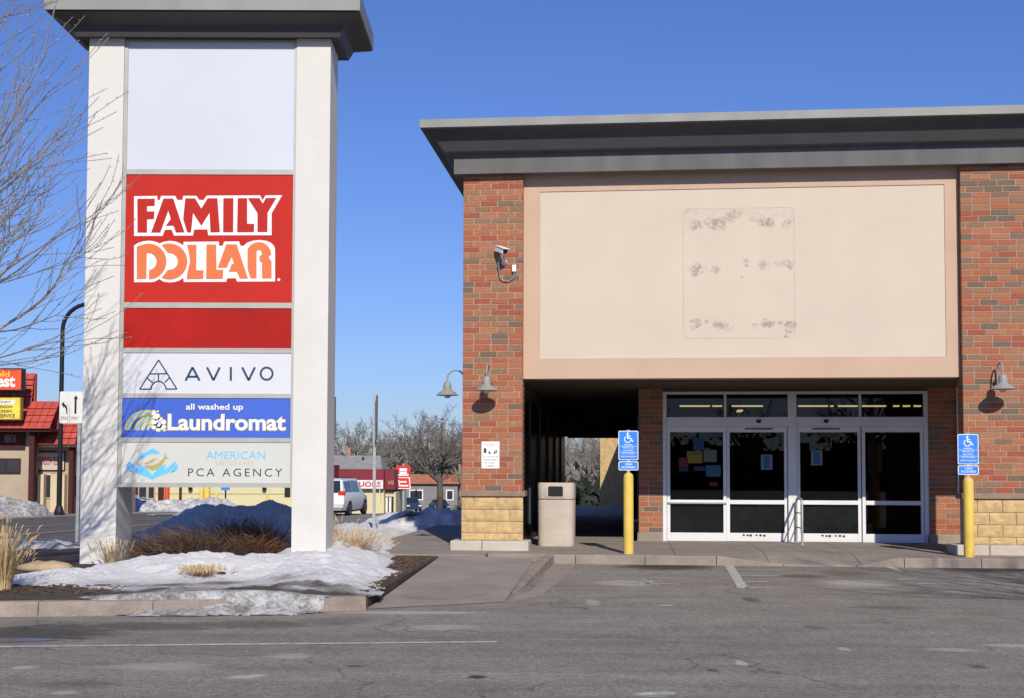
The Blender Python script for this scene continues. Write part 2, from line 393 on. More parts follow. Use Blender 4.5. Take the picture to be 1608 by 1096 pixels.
for offx, wd in ((-1.25, .12), (1.35, .12), (1.65, .12)):
    lb = MB()
    for Y in ry: lb.v += [(road_c(Y) + offx - wd / 2, Y, gz(Y) + .048), (road_c(Y) + offx + wd / 2, Y, gz(Y) + .048)]
    for j in range(len(ry) - 1): a = 2 * j; lb.f.append((a, a + 1, a + 3, a + 2))
    lb.build('lane_line', M_YLINE, road, recalc=False)
# far pavement across the street and liquor-store lot
far_walk = MB()
fy = [24.2, 30, 40, 50, 62, 80]
for Y in fy: far_walk.v += [(road_c(Y) - 5.3 - 2.6, Y, gz(Y) + .12), (road_c(Y) - 5.3, Y, gz(Y) + .12), (road_c(Y) - 5.3, Y, gz(Y) - .05)]
for j in range(len(fy) - 1):
    a = 3 * j; far_walk.f += [(a, a + 1, a + 4, a + 3), (a + 1, a + 2, a + 5, a + 4)]
far_walk.build('far_pavement', M_CONC, kind='structure', recalc=False)

# painted bay lines on the lot
def quadline(pts, m, name='parking_line', z=.004):
    MB().add([(p.x, p.y, z) for p in pts], [(0, 1, 2, 3)]).build(name, m, lot, recalc=False)
def px_line(a, b, w, m=M_LINE):
    A, B = G(*a), G(*b); d = (B - A).normalized(); n = Vector((-d.y, d.x, 0)) * w / 2
    quadline([A - n, B - n, B + n, A + n], m)
px_line((-40, 1015.5), (780, 1007.5), .085, M_LINE)
px_line((1144, 886), (1167, 923), .14)
for a, b in (((1158, 893.5), (1228, 893.5)), ((1163, 903), (1225, 903)), ((1167, 913), (1207, 913)), ((1170, 922.5), (1215, 923))):
    px_line(a, b, .09, M_LINE)
px_line((1360, 889), (1398, 889), .10); px_line((1392, 888), (1415, 897), .11)
for a, b in (((1390, 899.5), (1416, 899.5)), ((1410, 908), (1440, 908)), ((1440, 916), (1470, 916)), ((1475, 928), (1505, 928))): px_line(a, b, .09, M_LINE)
M_PUD = mat('puddle water', (.05, .047, .045), .22, .05, 3, spec=.5)
for nm, pp in (('puddle', [(-60, 983), (20, 976), (70, 973), (100, 975), (85, 979), (40, 983), (-20, 987)]), ('puddle', [(-60, 1003), (0, 1001), (60, 1002), (92, 1004), (50, 1007), (-30, 1009)])):
    q_ = MB(); q_.v = [(G(*p).x, G(*p).y, .003) for p in pp]; q_.f = [tuple(range(len(pp)))]; q_.build(nm, M_PUD, lot, recalc=False)
# worn wheelchair symbol
for a, b, w in (((975, 914), (1066, 917), .10), ((995, 911.5), (1040, 912), .12), ((1004, 918), (1030, 912), .08), ((1035, 951), (1056, 950.5), .10), ((1000, 1090), (1060, 1088), .12)): px_line(a, b, w, M_LINE2)

# ------- raised front walk of slabs, with lowered kerb before the doors
VK = -0.98
uk0 = FU(868, 870, VK)[0]
ud = [FU(x, 880, VK)[0] for x in (1130, 1230, 1345, 1410)]
def drop(u):
    if u <= ud[0] or u >= ud[3]: return 0
    if u < ud[1]: return (u - ud[0]) / (ud[1] - ud[0])
    if u > ud[2]: return (ud[3] - u) / (ud[3] - ud[2])
    return 1
def walk_z(u, v):
    f = max(0, min(1, (1.15 - (v - VK)) / 1.15)); f = f * f * (3 - 2 * f)
    return .15 - .128 * drop(u) * f
fac = bpy.data.objects.new('front_walk', None); COL.objects.link(fac); fac.location = FO; fac.rotation_euler = (0, 0, -TH); fac['kind'] = 'structure'
def slab(u0, u1, v0, v1, m=M_CONC, name='slab', g=.005):
    us = [u0 + g + (u1 - u0 - 2 * g) * i / 8 for i in range(9)]; vs = [v0 + g + (v1 - v0 - 2 * g) * i / 6 for i in range(7)]
    b = sheet(us, vs, walk_z); n = len(us); nv = len(vs); o = len(b.v)
    edge = [i for i in range(n)] + [j * n + n - 1 for j in range(1, nv)] + [(nv - 1) * n + i for i in range(n - 2, -1, -1)] + [j * n for j in range(nv - 2, 0, -1)]
    for e in edge: x, y, z = b.v[e]; b.v.append((x, y, -.05))
    k = len(edge)
    for i in range(k): b.f.append((edge[i], o + i, o + (i + 1) % k, edge[(i + 1) % k]))
    return b.build(name, m, fac)
KW = .16
u = uk0 + KW
us_ = [u, FU(1055, 850, 1)[0], FU(1190, 850, 1)[0], FU(1322, 850, 1)[0]]
while us_[-1] < 14: us_.append(us_[-1] + 1.55)
us_[0] = 0.55
for a, b_ in zip(us_, us_[1:]):
    slab(a, b_, VK + KW, 1.1); slab(a, b_, 1.1, 3.18)
for a, b_ in ((-1.9, .55),):
    for v0, v1 in ((-1.2, .6), (.6, 2.4), (2.4, 4.2), (4.2, 6), (6, 7.8), (7.8, 9.6), (9.6, 11.4), (11.4, 13.2)): slab(a, b_, v0, v1)
for v0, v1 in ((3.18, 6.0), (6.0, 9.0), (9.0, 12.0), (12.0, 16.3), (16.3, 20), (20, 26)): slab(.55, 2.9, v0, v1)
# base under the slabs (the joints look down on it)
bx('bedding', mat('joint dirt', (.06, .055, .05), .95), fac, -1.88, 14, -.9, 3.1, -.06, .012)
kx = [uk0, FU(904, 875, VK)[0], FU(1013, 875, VK)[0], FU(1125, 875, VK)[0], FU(1230, 875, VK)[0], FU(1345, 875, VK)[0], FU(1420, 875, VK)[0], FU(1541, 875, VK)[0]]
while kx[-1] < 14: kx.append(kx[-1] + 1.2)
for a, b_ in zip(kx, kx[1:]):
    kb = MB(); N = 5
    for i in range(N + 1):
        uu = a + .006 + (b_ - a - .012) * i / N; t = .15 - .13 * drop(uu)
        kb.v += [(uu, VK - .02, -.05), (uu, VK, t - .025), (uu, VK + .03, t), (uu, VK + KW - .006, t), (uu, VK + KW - .006, -.05)]
    for i in range(N):
        for k in range(4): p = i * 5 + k; kb.f.append((p, p + 1, p + 6, p + 5))
    kb.f += [(0, 1, 2, 3, 4), tuple(N * 5 + k for k in (4, 3, 2, 1, 0))]
    kb.build('kerb_stone', M_KERB, fac)

# ------- pedestrian apron sloping to the lot, with its flared kerb
LF, LB, RF, RB_ = G(577, 956), G(694, 871, .15), G(792, 945), G(840, 876, .15)
apr = bpy.data.objects.new('apron', None); COL.objects.link(apr); apr['kind'] = 'structure'
ab = MB(); N = 12
def apron_pt(s, t):
    a = LF.lerp(LB, t); b = RF.lerp(RB_, t); p = a.lerp(b, s); return (p.x, p.y, .006 + .144 * min(1, t * 1.02))
for j in range(N + 1):
    for i in range(9): ab.v.append(apron_pt(i / 8, j / N))
for j in range(N):
    for i in range(8): a = j * 9 + i; ab.f.append((a, a + 1, a + 10, a + 9))
o_ = len(ab.v); ab.v += [(LF.x, LF.y, -.06), (LB.x, LB.y, -.06)]; ab.f.append((0, o_, o_ + 1, N * 9))
ab.build('apron_slab', M_CONC, apr, recalc=False)
# gripping patch of exposed stones
gp = MB(); npt = 26
for k in range(npt):
    a = 2 * math.pi * k / npt
    q = G(706 + 76 * math.cos(a), 928 + 10.5 * math.sin(a) - 4 * math.cos(a), .03); best = None
    t = .2
    for _ in range(12):
        a_, b_ = LF.lerp(LB, t), RF.lerp(RB_, t); s1 = (q.x - a_.x) / (b_.x - a_.x); t += (q.y - a_.lerp(b_, s1).y) / (LB.y - LF.y)
    gp.v.append((q.x, q.y, .0085 + .144 * max(0, t * 1.02)))
gp.f.append(tuple(range(npt)))
gp.build('grip_patch', M_RAMPTEX, apr, recalc=False)
# gutter apron right of the walk
g1 = [G(792, 945), G(850, 934), G(888, 905), G(905, 886), G(868, 885), G(838, 925)]
MB().hprism([(p.x, p.y) for p in g1], -.02, .004).build('gutter', M_CONC, apr)
# flared kerb: rises from the nose to full height at the front walk
kA, kB = G(812, 930), fw(uk0 + .02, VK + .02)
kb = MB(); N = 10
dirv = (kB - kA).normalized(); nrm = Vector((dirv.y, -dirv.x, 0))
for i in range(N + 1):
    t = i / N; p = kA.lerp(kB, t); zt = .02 + .13 * min(1, t * 1.25); w = .16
    c = p - nrm * w
    kb.v += [(p.x + nrm.x * .015, p.y + nrm.y * .015, -.04), (p.x, p.y, zt - .02), (p.x - nrm.x * .03, p.y - nrm.y * .03, zt), (c.x, c.y, max(zt, .03)), (c.x, c.y, -.04)]
for i in range(N):
    for k in range(4): q = i * 5 + k; kb.f.append((q, q + 1, q + 6, q + 5))
kb.f += [(0, 1, 2, 3, 4), tuple(N * 5 + k for k in (4, 3, 2, 1, 0))]
kb.build('flared_kerb', M_KERB, apr)

# ------- planting bed with kerb
bed_pts = [(-16, 12.6), (LF.x - .05, LF.y + .12), (LB.x - .05, LB.y), (-1.6, 24), (-2.2, 40), (-5.6, 62), (-7.6, 36), (-8.3, 24), (-8.4, 20), (-16, 20)]
M_MULCH = mat('bark mulch', (.060, .042, .032), .95, .5, 14, 1.0, 40, stain=(.16, .12, .085), stain_amt=.6)
bv = MB()
byy = [24, 30, 40, 52, 62, 75, 90]
for Y in byy: bv.v += [(road_c(Y) + road_w(Y) + .02, Y, gz(Y) - .05), (road_c(Y) + road_w(Y) + .03, Y, gz(Y) + .12), (fw(-1.9, 0).x + (Y - 21.6) * .098, Y, gz(Y) + .10)]
for j in range(len(byy) - 1):
    a = 3 * j; bv.f += [(a, a + 1, a + 4, a + 3), (a + 1, a + 2, a + 5, a + 4)]
bv.build('verge', M_GROUND, kind='structure', recalc=False)
kerb = bpy.data.objects.new('kerb', None); COL.objects.link(kerb); kerb['kind'] = 'structure'
kl = [G(575, 957.5)] + [G(x, y) for x, y in ((420, 961), (240, 965), (60, 967), (-140, 970), (-330, 974), (-520, 980), (-740, 990))]
bf = [(p.x, p.y + .14) for p in kl[::-1]]
MB().hprism(bf + [(LF.x - .02, LF.y + .16), (LB.x - .05, LB.y), (-1.75, 24), (-8.4, 24), (-8.6, 20), (-16, 20)], -.1, .125).build('planting_bed', M_MULCH, kind='structure')
for A, B in zip(kl, kl[1:]):
    d = (B - A).normalized(); n = Vector((d.y, -d.x, 0))
    if n.y < 0: n = -n
    A2, B2 = A + d * .004, B - d * .004
    q = MB()
    for p in (A2, B2):
        q.v += [(p.x - n.x * .03, p.y - n.y * .03, -.05), (p.x, p.y, .12), (p.x + n.x * .03, p.y + n.y * .03, .15), (p.x + n.x * .17, p.y + n.y * .17, .15), (p.x + n.x * .17, p.y + n.y * .17, -.05)]
    q.f = [(k, k + 1, k + 6, k + 5) for k in range(4)] + [(0, 1, 2, 3, 4), (9, 8, 7, 6, 5)]
    q.build('kerb_stone', M_KERB, kerb)

# ------------------------------------------------------------------ STORE
store = thing('store_building', 'brick corner store with blank cream sign wall, dark cornice and recessed glass doors', 'store', FO, -TH)
BUD = [300]
_bm = {}
def brick_mesh(w, h, d, m):
    k = (round(w, 3), round(h, 3), d, m.name)
    if k not in _bm:
        me = MB().box(0, w, 0, d, 0, h).mesh('brick'); me.materials.append(m); _bm[k] = me
    return _bm[k]
def brickwork(parent, u0, u1, z0, z1, v, indiv=True, depth=.06, seed=1):
    r = random.Random(seed); CH, BL, J = .1016, .305, .0145
    n = round((z1 - z0) / CH); ch = (z1 - z0) / n; joined = MB()
    for i in range(n):
        z = z0 + i * ch; off = (.0 if i % 2 else .36) + (r.choice((0, 0, 0, .33)))
        x = u0 - BL * (off % 1.0)
        while x < u1 - .03:
            a, b = max(x, u0), min(x + BL - J, u1)
            if b - a > .03:
                dv = r.uniform(-.0025, .0025)
                if indiv and BUD[0] > 0:
                    o = bpy.data.objects.new('brick', brick_mesh(b - a, ch - J, depth, M_BRICK)); COL.objects.link(o)
                    o.parent = parent; o.location = (a, v + dv, z + J / 2); BUD[0] -= 1
                else: joined.box(a, b, v + dv, v + dv + depth, z + J / 2, z + ch - J / 2)
            x += BL
    if joined.v: joined.build('brickwork', M_BRICKI, parent, kind='stuff')
def uz(x, y, V=0): return FU(x, y, V)
PW = FU(820.5, 700)[0]
uR0 = FU(1513.5, 700)[0]; uR1 = uR0 + PW
zs = FU(1200, 592.5, .16)[1]                       # soffit / bottom of the sign wall
z_plinth = FU(760, 848)[1]; z_block = FU(760, 778.5)[1]; z_ledge = FU(760, 770)[1]; z_bt = FU(770, 262)[1]
Z_CEIL = zs + .18
vD = 3.2
# jamb bricks beside the doors (lower, sunlit rows first)
uj0 = FU(1003, 750, vD)[0]; uj1 = FU(1040.5, 750, vD)[0]; ur0 = FU(1459, 750, vD)[0]
jz0 = FU(1020, 835, vD)[1]
wall_l = MB().box(uj0 + .008, uj1, vD + .008, vD + .25, .1, Z_CEIL).build('door_wall', M_MORTAR, store)
wall_r = MB().box(ur0, ur0 + 1.02, vD + .008, vD + .25, .1, Z_CEIL).build('door_wall', M_MORTAR, store)
for w_, a, b_ in ((wall_l, uj0, uj1 - .004), (wall_r, ur0 + .004, ur0 + .62)):
    brickwork(w_, a, b_, jz0, jz0 + .1016 * 8, vD, True, seed=3 + int(a * 10))
    brickwork(w_, a, b_, jz0 + .1016 * 8, Z_CEIL, vD, False, seed=4)
    bx('plinth', M_KERB, w_, a - .03, b_ - .02, vD - .06, vD + .007, .1, jz0 - .004, bevel=.01)
# pilasters
def pilaster(u0, u1, seed, first):
    core = MB().box(u0 + .008, u1 - .008, .008, .36, z_ledge, z_bt).build('pilaster', M_MORTAR, store)
    brickwork(core, u0, u1, z_ledge + .002, z_bt, 0, True, .055, seed)
    sb = MB()
    n = round((z_bt - z_ledge) / .1016); ch = (z_bt - z_ledge) / n
    for sx in (u0 + .0005, u1 - .0085):
        for i in range(n):
            y = .066 - (.15 if i % 2 else 0)
            while y < .34:
                a, b = max(y, .066), min(y + .2945, .352)
                if b - a > .03: sb.box(sx, sx + .008, a, b, z_ledge + i * ch + .008, z_ledge + (i + 1) * ch - .008)
                y += .305
    sb.build('return_brickwork', M_BRICKI, core, kind='stuff')
    bx('ledge', M_LEDGE, core, u0 - .05, u1 + .05, -.05, .41, z_block, z_ledge, bevel=.008)
    MB().box(u0 + .012, u1 - .012, .012, .35, .16, z_block).build('block_core', M_MORTAR, core)
    zc = [z_plinth, z_plinth + .13, z_plinth + .335, z_plinth + .54, z_block]
    r = random.Random(seed)
    for i in range(4):
        cuts = [u0 - .012] + [u0 - .012 + c * (u1 - u0 + .024) for c in ((.2, .58) if i % 2 else (.38, .78))] + [u1 + .012]
        for a, b_ in zip(cuts, cuts[1:]):
            q = MB(); nu, nzv = 7, 4; W, H = b_ - a - .01, zc[i + 1] - zc[i] - .009
            for jj in range(nzv + 1):
                for ii in range(nu + 1):
                    e = ii in (0, nu) or jj in (0, nzv)
                    dp = 0 if e else -.008 - .02 * abs(noise.noise((ii * .9 + seed * 7 + a * 13, jj * 1.1 + i * 3, 2)))
                    q.v.append((a + .005 + W * ii / nu, -.004 + dp, zc[i] + .0045 + H * jj / nzv))
            for jj in range(nzv):
                for ii in range(nu): k = jj * (nu + 1) + ii; q.f.append((k, k + 1, k + nu + 2, k + nu + 1))
            o = len(q.v); cor = [0, nu, (nzv + 1) * (nu + 1) - 1, nzv * (nu + 1)]
            q.v += [(q.v[c][0], .08 if 0 < a - u0 + .02 else .3, q.v[c][2]) for c in cor]
            for k in range(4): q.f.append((cor[k], cor[(k + 1) % 4], o + (k + 1) % 4, o + k))
            q.build('stone_block', M_STONE, core)
    for a, b_ in ((u0 - .19, u0 + .36), (u0 + .367, u1 + .12)):
        bx('plinth', M_PLINTH, core, a, b_, -.13, .46, .1, z_plinth, bevel=.02)
    return core
pilaster(0, PW, 11, True)
pilaster(uR0, uR1, 23, False)

# sign wall of peach stucco with a lighter recessed field
za, zb = zs, FU(1160, 268, .16)[1]
f0, f1 = FU(848, 430, .18)[0], FU(1483.5, 430, .18)[0]; fz0, fz1 = FU(1160, 561, .18)[1], FU(1160, 297, .18)[1]
sw = MB().box(PW - .015, uR0 - .003, .165, .5, za, zb).build('sign_wall', M_PINK, store)
for a in ((PW - .015, uR0 - .003, za - .001, fz0), (PW - .015, uR0 - .003, fz1, zb), (PW - .014, f0, fz0, fz1), (f1, uR0 - .004, fz0, fz1)):
    bx('stucco_border', M_PINK, sw, a[0], a[1], .135, .163, a[2], a[3])
def ghost_mat():
    m, nt, b = new_mat('cream stucco'); v = coords(nt); b.inputs['Roughness'].default_value = .9; b.inputs['Specular IOR Level'].default_value = .15
    base = ramp(nt, nz(nt, v, 1.1, 5), [(.3, (.575, .495, .41)), (.7, (.61, .53, .44))]).outputs[0]
    sx = nt.nodes.new('ShaderNodeSeparateXYZ'); nt.links.new(v, sx.inputs[0]); X, Z = sx.outputs[0], sx.outputs[2]
    gx0, gz1 = FU(1073, 430, .16)[0], FU(1160, 328, .16)[1]; gx1, gz0 = FU(1247.5, 430, .16)[0], FU(1160, 532, .16)[1]
    cx, cz, hx, hz = (gx0 + gx1) / 2, (gz0 + gz1) / 2, (gx1 - gx0) / 2, (gz1 - gz0) / 2; R = .09
    qx = math_n(nt, 'ADD', math_n(nt, 'SUBTRACT', math_n(nt, 'ABSOLUTE', math_n(nt, 'SUBTRACT', X, cx)), hx), R)
    qz = math_n(nt, 'ADD', math_n(nt, 'SUBTRACT', math_n(nt, 'ABSOLUTE', math_n(nt, 'SUBTRACT', Z, cz)), hz), R)
    px, pz = math_n(nt, 'MAXIMUM', qx, 0.0), math_n(nt, 'MAXIMUM', qz, 0.0)
    L = math_n(nt, 'SQRT', math_n(nt, 'ADD', math_n(nt, 'MULTIPLY', px, px), math_n(nt, 'MULTIPLY', pz, pz)))
    sd = math_n(nt, 'SUBTRACT', math_n(nt, 'ADD', L, math_n(nt, 'MINIMUM', math_n(nt, 'MAXIMUM', qx, qz), 0.0)), R)
    ring = math_n(nt, 'SUBTRACT', 1.0, math_n(nt, 'DIVIDE', math_n(nt, 'ABSOLUTE', sd), .014), clamp=True)
    nbig = nz(nt, v, 5, 5, .7); nfine = nz(nt, v, 38, 4, .75)
    ring = math_n(nt, 'MULTIPLY', ring, ramp(nt, nbig, [(.35, (.12, .12, .12)), (.7, (.8, .8, .8))]).outputs[0])
    inside = math_n(nt, 'MULTIPLY', sd, -40.0, clamp=True)
    # a dark line along the top where the old cabinet's seal sat
    tl = math_n(nt, 'SUBTRACT', 1.0, math_n(nt, 'DIVIDE', math_n(nt, 'ABSOLUTE', math_n(nt, 'SUBTRACT', Z, gz1)), .013), clamp=True)
    tl = math_n(nt, 'MULTIPLY', tl, math_n(nt, 'MULTIPLY', math_n(nt, 'SUBTRACT', X, gx0 + .1), 0.42, clamp=True))
    tl = math_n(nt, 'MULTIPLY', tl, math_n(nt, 'MULTIPLY', math_n(nt, 'SUBTRACT', gx1 - .1, X), 30.0, clamp=True))
    streak = nz(nt, coords(nt, 'Object', (30, 1, .5)), 1.2, 4, .6)
    stv = math_n(nt, 'MULTIPLY', math_n(nt, 'MULTIPLY', ramp(nt, streak, [(.5, (0, 0, 0)), (.75, (1, 1, 1))]).outputs[0], inside), .075)
    topfade = math_n(nt, 'SUBTRACT', 1.0, math_n(nt, 'DIVIDE', math_n(nt, 'SUBTRACT', gz1, Z), .42), clamp=True)
    tops = math_n(nt, 'MULTIPLY', math_n(nt, 'MULTIPLY', math_n(nt, 'MULTIPLY', topfade, inside), ramp(nt, nz(nt, v, 7, 5, .7), [(.45, (0, 0, 0)), (.7, (1, 1, 1))]).outputs[0]), .5)
    acc = math_n(nt, 'MAXIMUM', math_n(nt, 'MAXIMUM', ring, tl), math_n(nt, 'MAXIMUM', stv, tops))
    spots = [(1092, 355, 10, .9), (1127, 351, 13, .95), (1145, 340, 11, .6), (1202, 350, 11, .9), (1239, 351, 6, 1), (1091, 424, 12, .75), (1125, 422, 7, .6), (1201, 417, 10, .55), (1238, 416, 8, .8), (1224, 415, 5, .5),
             (1091, 511, 8, .85), (1130, 511, 11, .85), (1204, 510, 9, .9), (1240, 511, 7, .9), (1237, 520, 5, .8), (1234, 528, 4, 1), (1225, 507, 4, .7), (1171, 411, 4, 1), (1172, 418, 3, 1), (1165, 436, 2.2, 1)]
    n2 = ramp(nt, nz(nt, v, 15, 6, .72), [(.40, (0, 0, 0)), (.60, (1, 1, 1))]).outputs[0]
    wx_ = math_n(nt, 'ADD', X, math_n(nt, 'MULTIPLY', math_n(nt, 'SUBTRACT', nz(nt, v, 6, 5, .7), .5), .42)); wz_ = math_n(nt, 'ADD', Z, math_n(nt, 'MULTIPLY', math_n(nt, 'SUBTRACT', nz(nt, coords(nt, 'Object', (1, 1, 1.01)), 7.3, 5, .7), .5), .30))
    spots += [(1108, 353, 5, .5), (1136, 346, 8, .8), (1152, 337, 8, .7), (1162, 332, 7, .5), (1182, 345, 6, .4), (1108, 424, 5, .4), (1185, 512, 5, .5), (1110, 506, 4, .5), (1145, 516, 5, .5), (1214, 508, 4, .5)]
    sp = None
    for x, y, rpx, a in spots:
        su, sz = FU(x, y, .16); rr = rpx / 104.0
        dx = math_n(nt, 'MULTIPLY', math_n(nt, 'SUBTRACT', wx_ if rpx > 4.5 else X, su), 1 / (rr * 1.3)); dz = math_n(nt, 'MULTIPLY', math_n(nt, 'SUBTRACT', wz_ if rpx > 4.5 else Z, sz), 1 / rr)
        d2 = math_n(nt, 'ADD', math_n(nt, 'MULTIPLY', dx, dx), math_n(nt, 'MULTIPLY', dz, dz))
        g = math_n(nt, 'MULTIPLY', math_n(nt, 'SUBTRACT', 1.0, math_n(nt, 'MULTIPLY', d2, .75), clamp=True), a)
        sp = g if sp is None else math_n(nt, 'MAXIMUM', sp, g)
    sp = math_n(nt, 'MULTIPLY', math_n(nt, 'MULTIPLY', sp, 1.5, clamp=True), math_n(nt, 'ADD', math_n(nt, 'MULTIPLY', n2, .95), .10))
    acc = math_n(nt, 'MAXIMUM', acc, sp)
    c = mixc(nt, math_n(nt, 'MULTIPLY', acc, .58), base, (.13, .125, .12))
    nt.links.new(c, b.inputs['Base Color']); bump(nt, b, nz(nt, v, 170, 3, .7), .3, .004)
    return m
bx('stucco_field', ghost_mat(), sw, f0 + .002, f1 - .002, .1505, .164, fz0 + .002, fz1 - .002)
# wall above the walk beyond the right pilaster, and dark wall head under the eaves
bx('upper_wall', M_PBRICK, store, uR1 + .002, 15, .16, .5, zs, z_bt + .2)
bx('wall_head', M_EIFS_D, store, PW + .002, uR0 - .002, .17, .5, zb + .002, z_bt + .6)
# cornice
prof_px = [(.02, 281), (.15, 272), (.15, 247.5), (.31, 236), (.50, 213), (.66, 197.5), (.66, 184.5)]
def zc_(a, y): return fac_hit(820, y, -a).z
pr = [(.0, zc_(.15, 271.5)), (.15, zc_(.15, 272)), (.15, zc_(.15, 241)), (.30, zc_(.30, 236.2)), (.48, zc_(.48, 210)), (.655, zc_(.655, 199)), (.655, zc_(.655, 197))]
def cornice(rng, name, m, U1=15.0, V1=16.0, parent=store):
    b = MB(); p = pr[rng[0]:rng[1]]
    for a, z in p: b.v += [(U1, -a, z), (-a, -a, z), (-a, V1, z)]
    for i in range(len(p) - 1):
        for k in range(2): q = 3 * i + k; b.f.append((q, q + 1, q + 4, q + 3))
    return b.build(name, m, parent, recalc=False)
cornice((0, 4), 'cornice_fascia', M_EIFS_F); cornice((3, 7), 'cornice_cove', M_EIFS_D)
zl0, zl1 = zc_(.67, 197.2), zc_(.67, 184.5); ztop = zl1
lip = MB()
for a, z in ((.60, zl0), (.672, zl0), (.672, zl1), (.45, zl1 + .01)): lip.v += [(15, -a, z), (-a, -a, z), (-a, 16, z)]
for i in range(3):
    for k in range(2): q = 3 * i + k; lip.f.append((q, q + 1, q + 4, q + 3))
lip.build('cornice_lip', M_LIP, store, recalc=False)
for uu in (FU(801, 190, -.67)[0], FU(1086, 190, -.67)[0], FU(1382, 190, -.67)[0]):
    bx('lip_seam', M_LIP, store, uu - .012, uu + .012, -.676, -.6725, zl0 + .004, zl1 + .004)
bx('roof', M_EIFS_D, store, -.46, 15, -.46, 16, zl1 - .12, zl1 + .006)
# body behind: soffit, side wall with shop windows, end wall, back walls
bx('soffit', M_SOFFIT, store, uj0 + .01, 15, .5, vD + .25, zs + .02, zs + .17); bx('soffit', M_SOFFIT, store, .06, uj0 + .008, .5, 16, zs + .02, zs + .17)
bx('side_wall', M_PBRICK, store, .06, PW - .2, .37, 16, .05, zl1 - .13); bx('side_head', M_DARKROOM, store, PW - .198, PW - .1, .37, 16, 2.96, Z_CEIL - .16)
bx('upper_back_wall', M_PBRICK, store, PW, 15, 15.7, 16, 3.97, zl1 - .13); bx('upper_back_wall', M_PBRICK, store, PW, uj0 + .2, 15.7, 15.999, Z_CEIL, 3.969)
# arcade windows in the side wall
M_BRONZE = mat('dark bronze', (.035, .042, .055), .45, .1, 3); mat('dark pane', (.008, .009, .011), .3, .05, 2, spec=.05)
for k in range(6):
    v0 = .40 + k * 2.6
    wf = MB()
    for a in ((v0, v0 + .07, .15, 2.955), (v0 + .07, v0 + 2.6, .15, .25), (v0 + .07, v0 + 2.6, 2.86, 2.955)): wf.box(PW - .17, PW - .10, a[0], a[1], a[2], a[3])
    wo_ = wf.build('window', M_BRONZE, store)
    bx('pane', MATS['dark pane'], wo_, PW - .165, PW - .14, v0 + .072, v0 + 2.598, .252, 2.858)
# arcade right wall (side of the shop) and end wall with a doorway
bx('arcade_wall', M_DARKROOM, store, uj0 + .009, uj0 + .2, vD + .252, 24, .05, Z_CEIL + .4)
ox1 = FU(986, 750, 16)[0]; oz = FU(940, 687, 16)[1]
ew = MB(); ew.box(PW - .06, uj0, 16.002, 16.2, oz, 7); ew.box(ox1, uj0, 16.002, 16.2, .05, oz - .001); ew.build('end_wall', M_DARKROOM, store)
# glazed entrance ------------------------------------------------
def DZ(y, x=1240): return FU(x, y, vD)[1]
def DU(x, y=760): return FU(x, y, vD)[0]
fr = MB(); d0, d1 = vD + .02, vD + .13
zf0, zf1, ztr0, ztr1, zh, zm0, zm1, zbr = .14, DZ(613.5), DZ(654), DZ(618), DZ(669), DZ(791.5), DZ(785), DZ(837)
uL, uLi, uM0, uMc0, uMc1, uR_, uRi = DU(1041), DU(1047), DU(1137.5), DU(1238), DU(1251.5), DU(1459), DU(1452)
uM2 = DU(1352.5)
ent = MB()
ent.box(uL, uLi, d0, d1, zf0, zf1); ent.box(uRi, uR_, d0, d1, zf0, zf1); ent.box(uMc0, uMc1, d0 - .02, d1, zf0, zf1)
for a, b_ in ((uLi, uMc0), (uMc1, uRi)):
    ent.box(a, b_, d0, d1, ztr1, zf1 - .001)
    ent.box(a, b_, d0 - .03, d1, zh, ztr0)
ent.box(DU(1137.5), DU(1141.5), d0 + .002, d1, ztr0, ztr1); ent.box(DU(1350), DU(1354), d0 + .002, d1, ztr0, ztr1)
entf = ent.build('entrance_frame', M_ALU, store, bevel=.004)
bx('head_panel', M_SOFFIT, store, uj1, ur0, vD + .03, vD + .2, zf1 + .002, Z_CEIL)
for a, b_ in ((uLi, DU(1137.5)), (DU(1141.5), uMc0), (uMc1, DU(1350)), (DU(1354), uRi)):
    bx('transom_pane', M_GLASS, entf, a + .001, b_ - .001, vD + .07, vD + .078, ztr0 + .001, ztr1 - .001)
M_STICK = {}
def door(x0, x1, vo, board, name='glass_door'):
    a, b_ = DU(x0), DU(x1); s = .062
    q = MB(); y0, y1 = vo, vo + .045
    q.box(a, a + s, y0, y1, zf0 + .01, zh - .003); q.box(b_ - s, b_, y0, y1, zf0 + .01, zh - .003)
    q.box(a + s, b_ - s, y0, y1, zh - .11, zh - .003); q.box(a + s, b_ - s, y0, y1, zf0 + .01, zbr); q.box(a + s, b_ - s, y0 - .012, y1, zm0, zm1)
    d = q.build(name, M_ALU, entf, bevel=.004)
    bx('pane', M_GLASS, d, a + s + .001, b_ - s - .001, vo + .02, vo + .028, zm1 + .001, zh - .111)
    bx('pane', M_GLASS, d, a + s + .001, b_ - s - .001, vo + .02, vo + .028, zbr + .001, zm0 - .001)
    if board:
        mid = a + s + (b_ - a - 2 * s) * board
        bx('backing_board', M_BOARD, d, a + s + .002, mid - .004, vo + .05, vo + .06, zbr - .02, zm0 - .05)
        bx('backing_board', M_BOARD, d, mid + .004, b_ - s - .002, vo + .056, vo + .066, zbr - .02, zm0 - .02)
    return d, a + s, b_ - s
dA = door(1047.5, 1141, vD + .03, .47); dB = door(1141.5, 1237.5, vD + .08, .5)
dC = door(1252.5, 1353.5, vD + .08, .32); dD = door(1354.5, 1451.5, vD + .03, 0)
bx('push_bar', M_STEEL, dA[0], dA[1] - .06, dA[2] + .06, vD - .01, vD + .015, zm0 + .01, zm0 + .035)
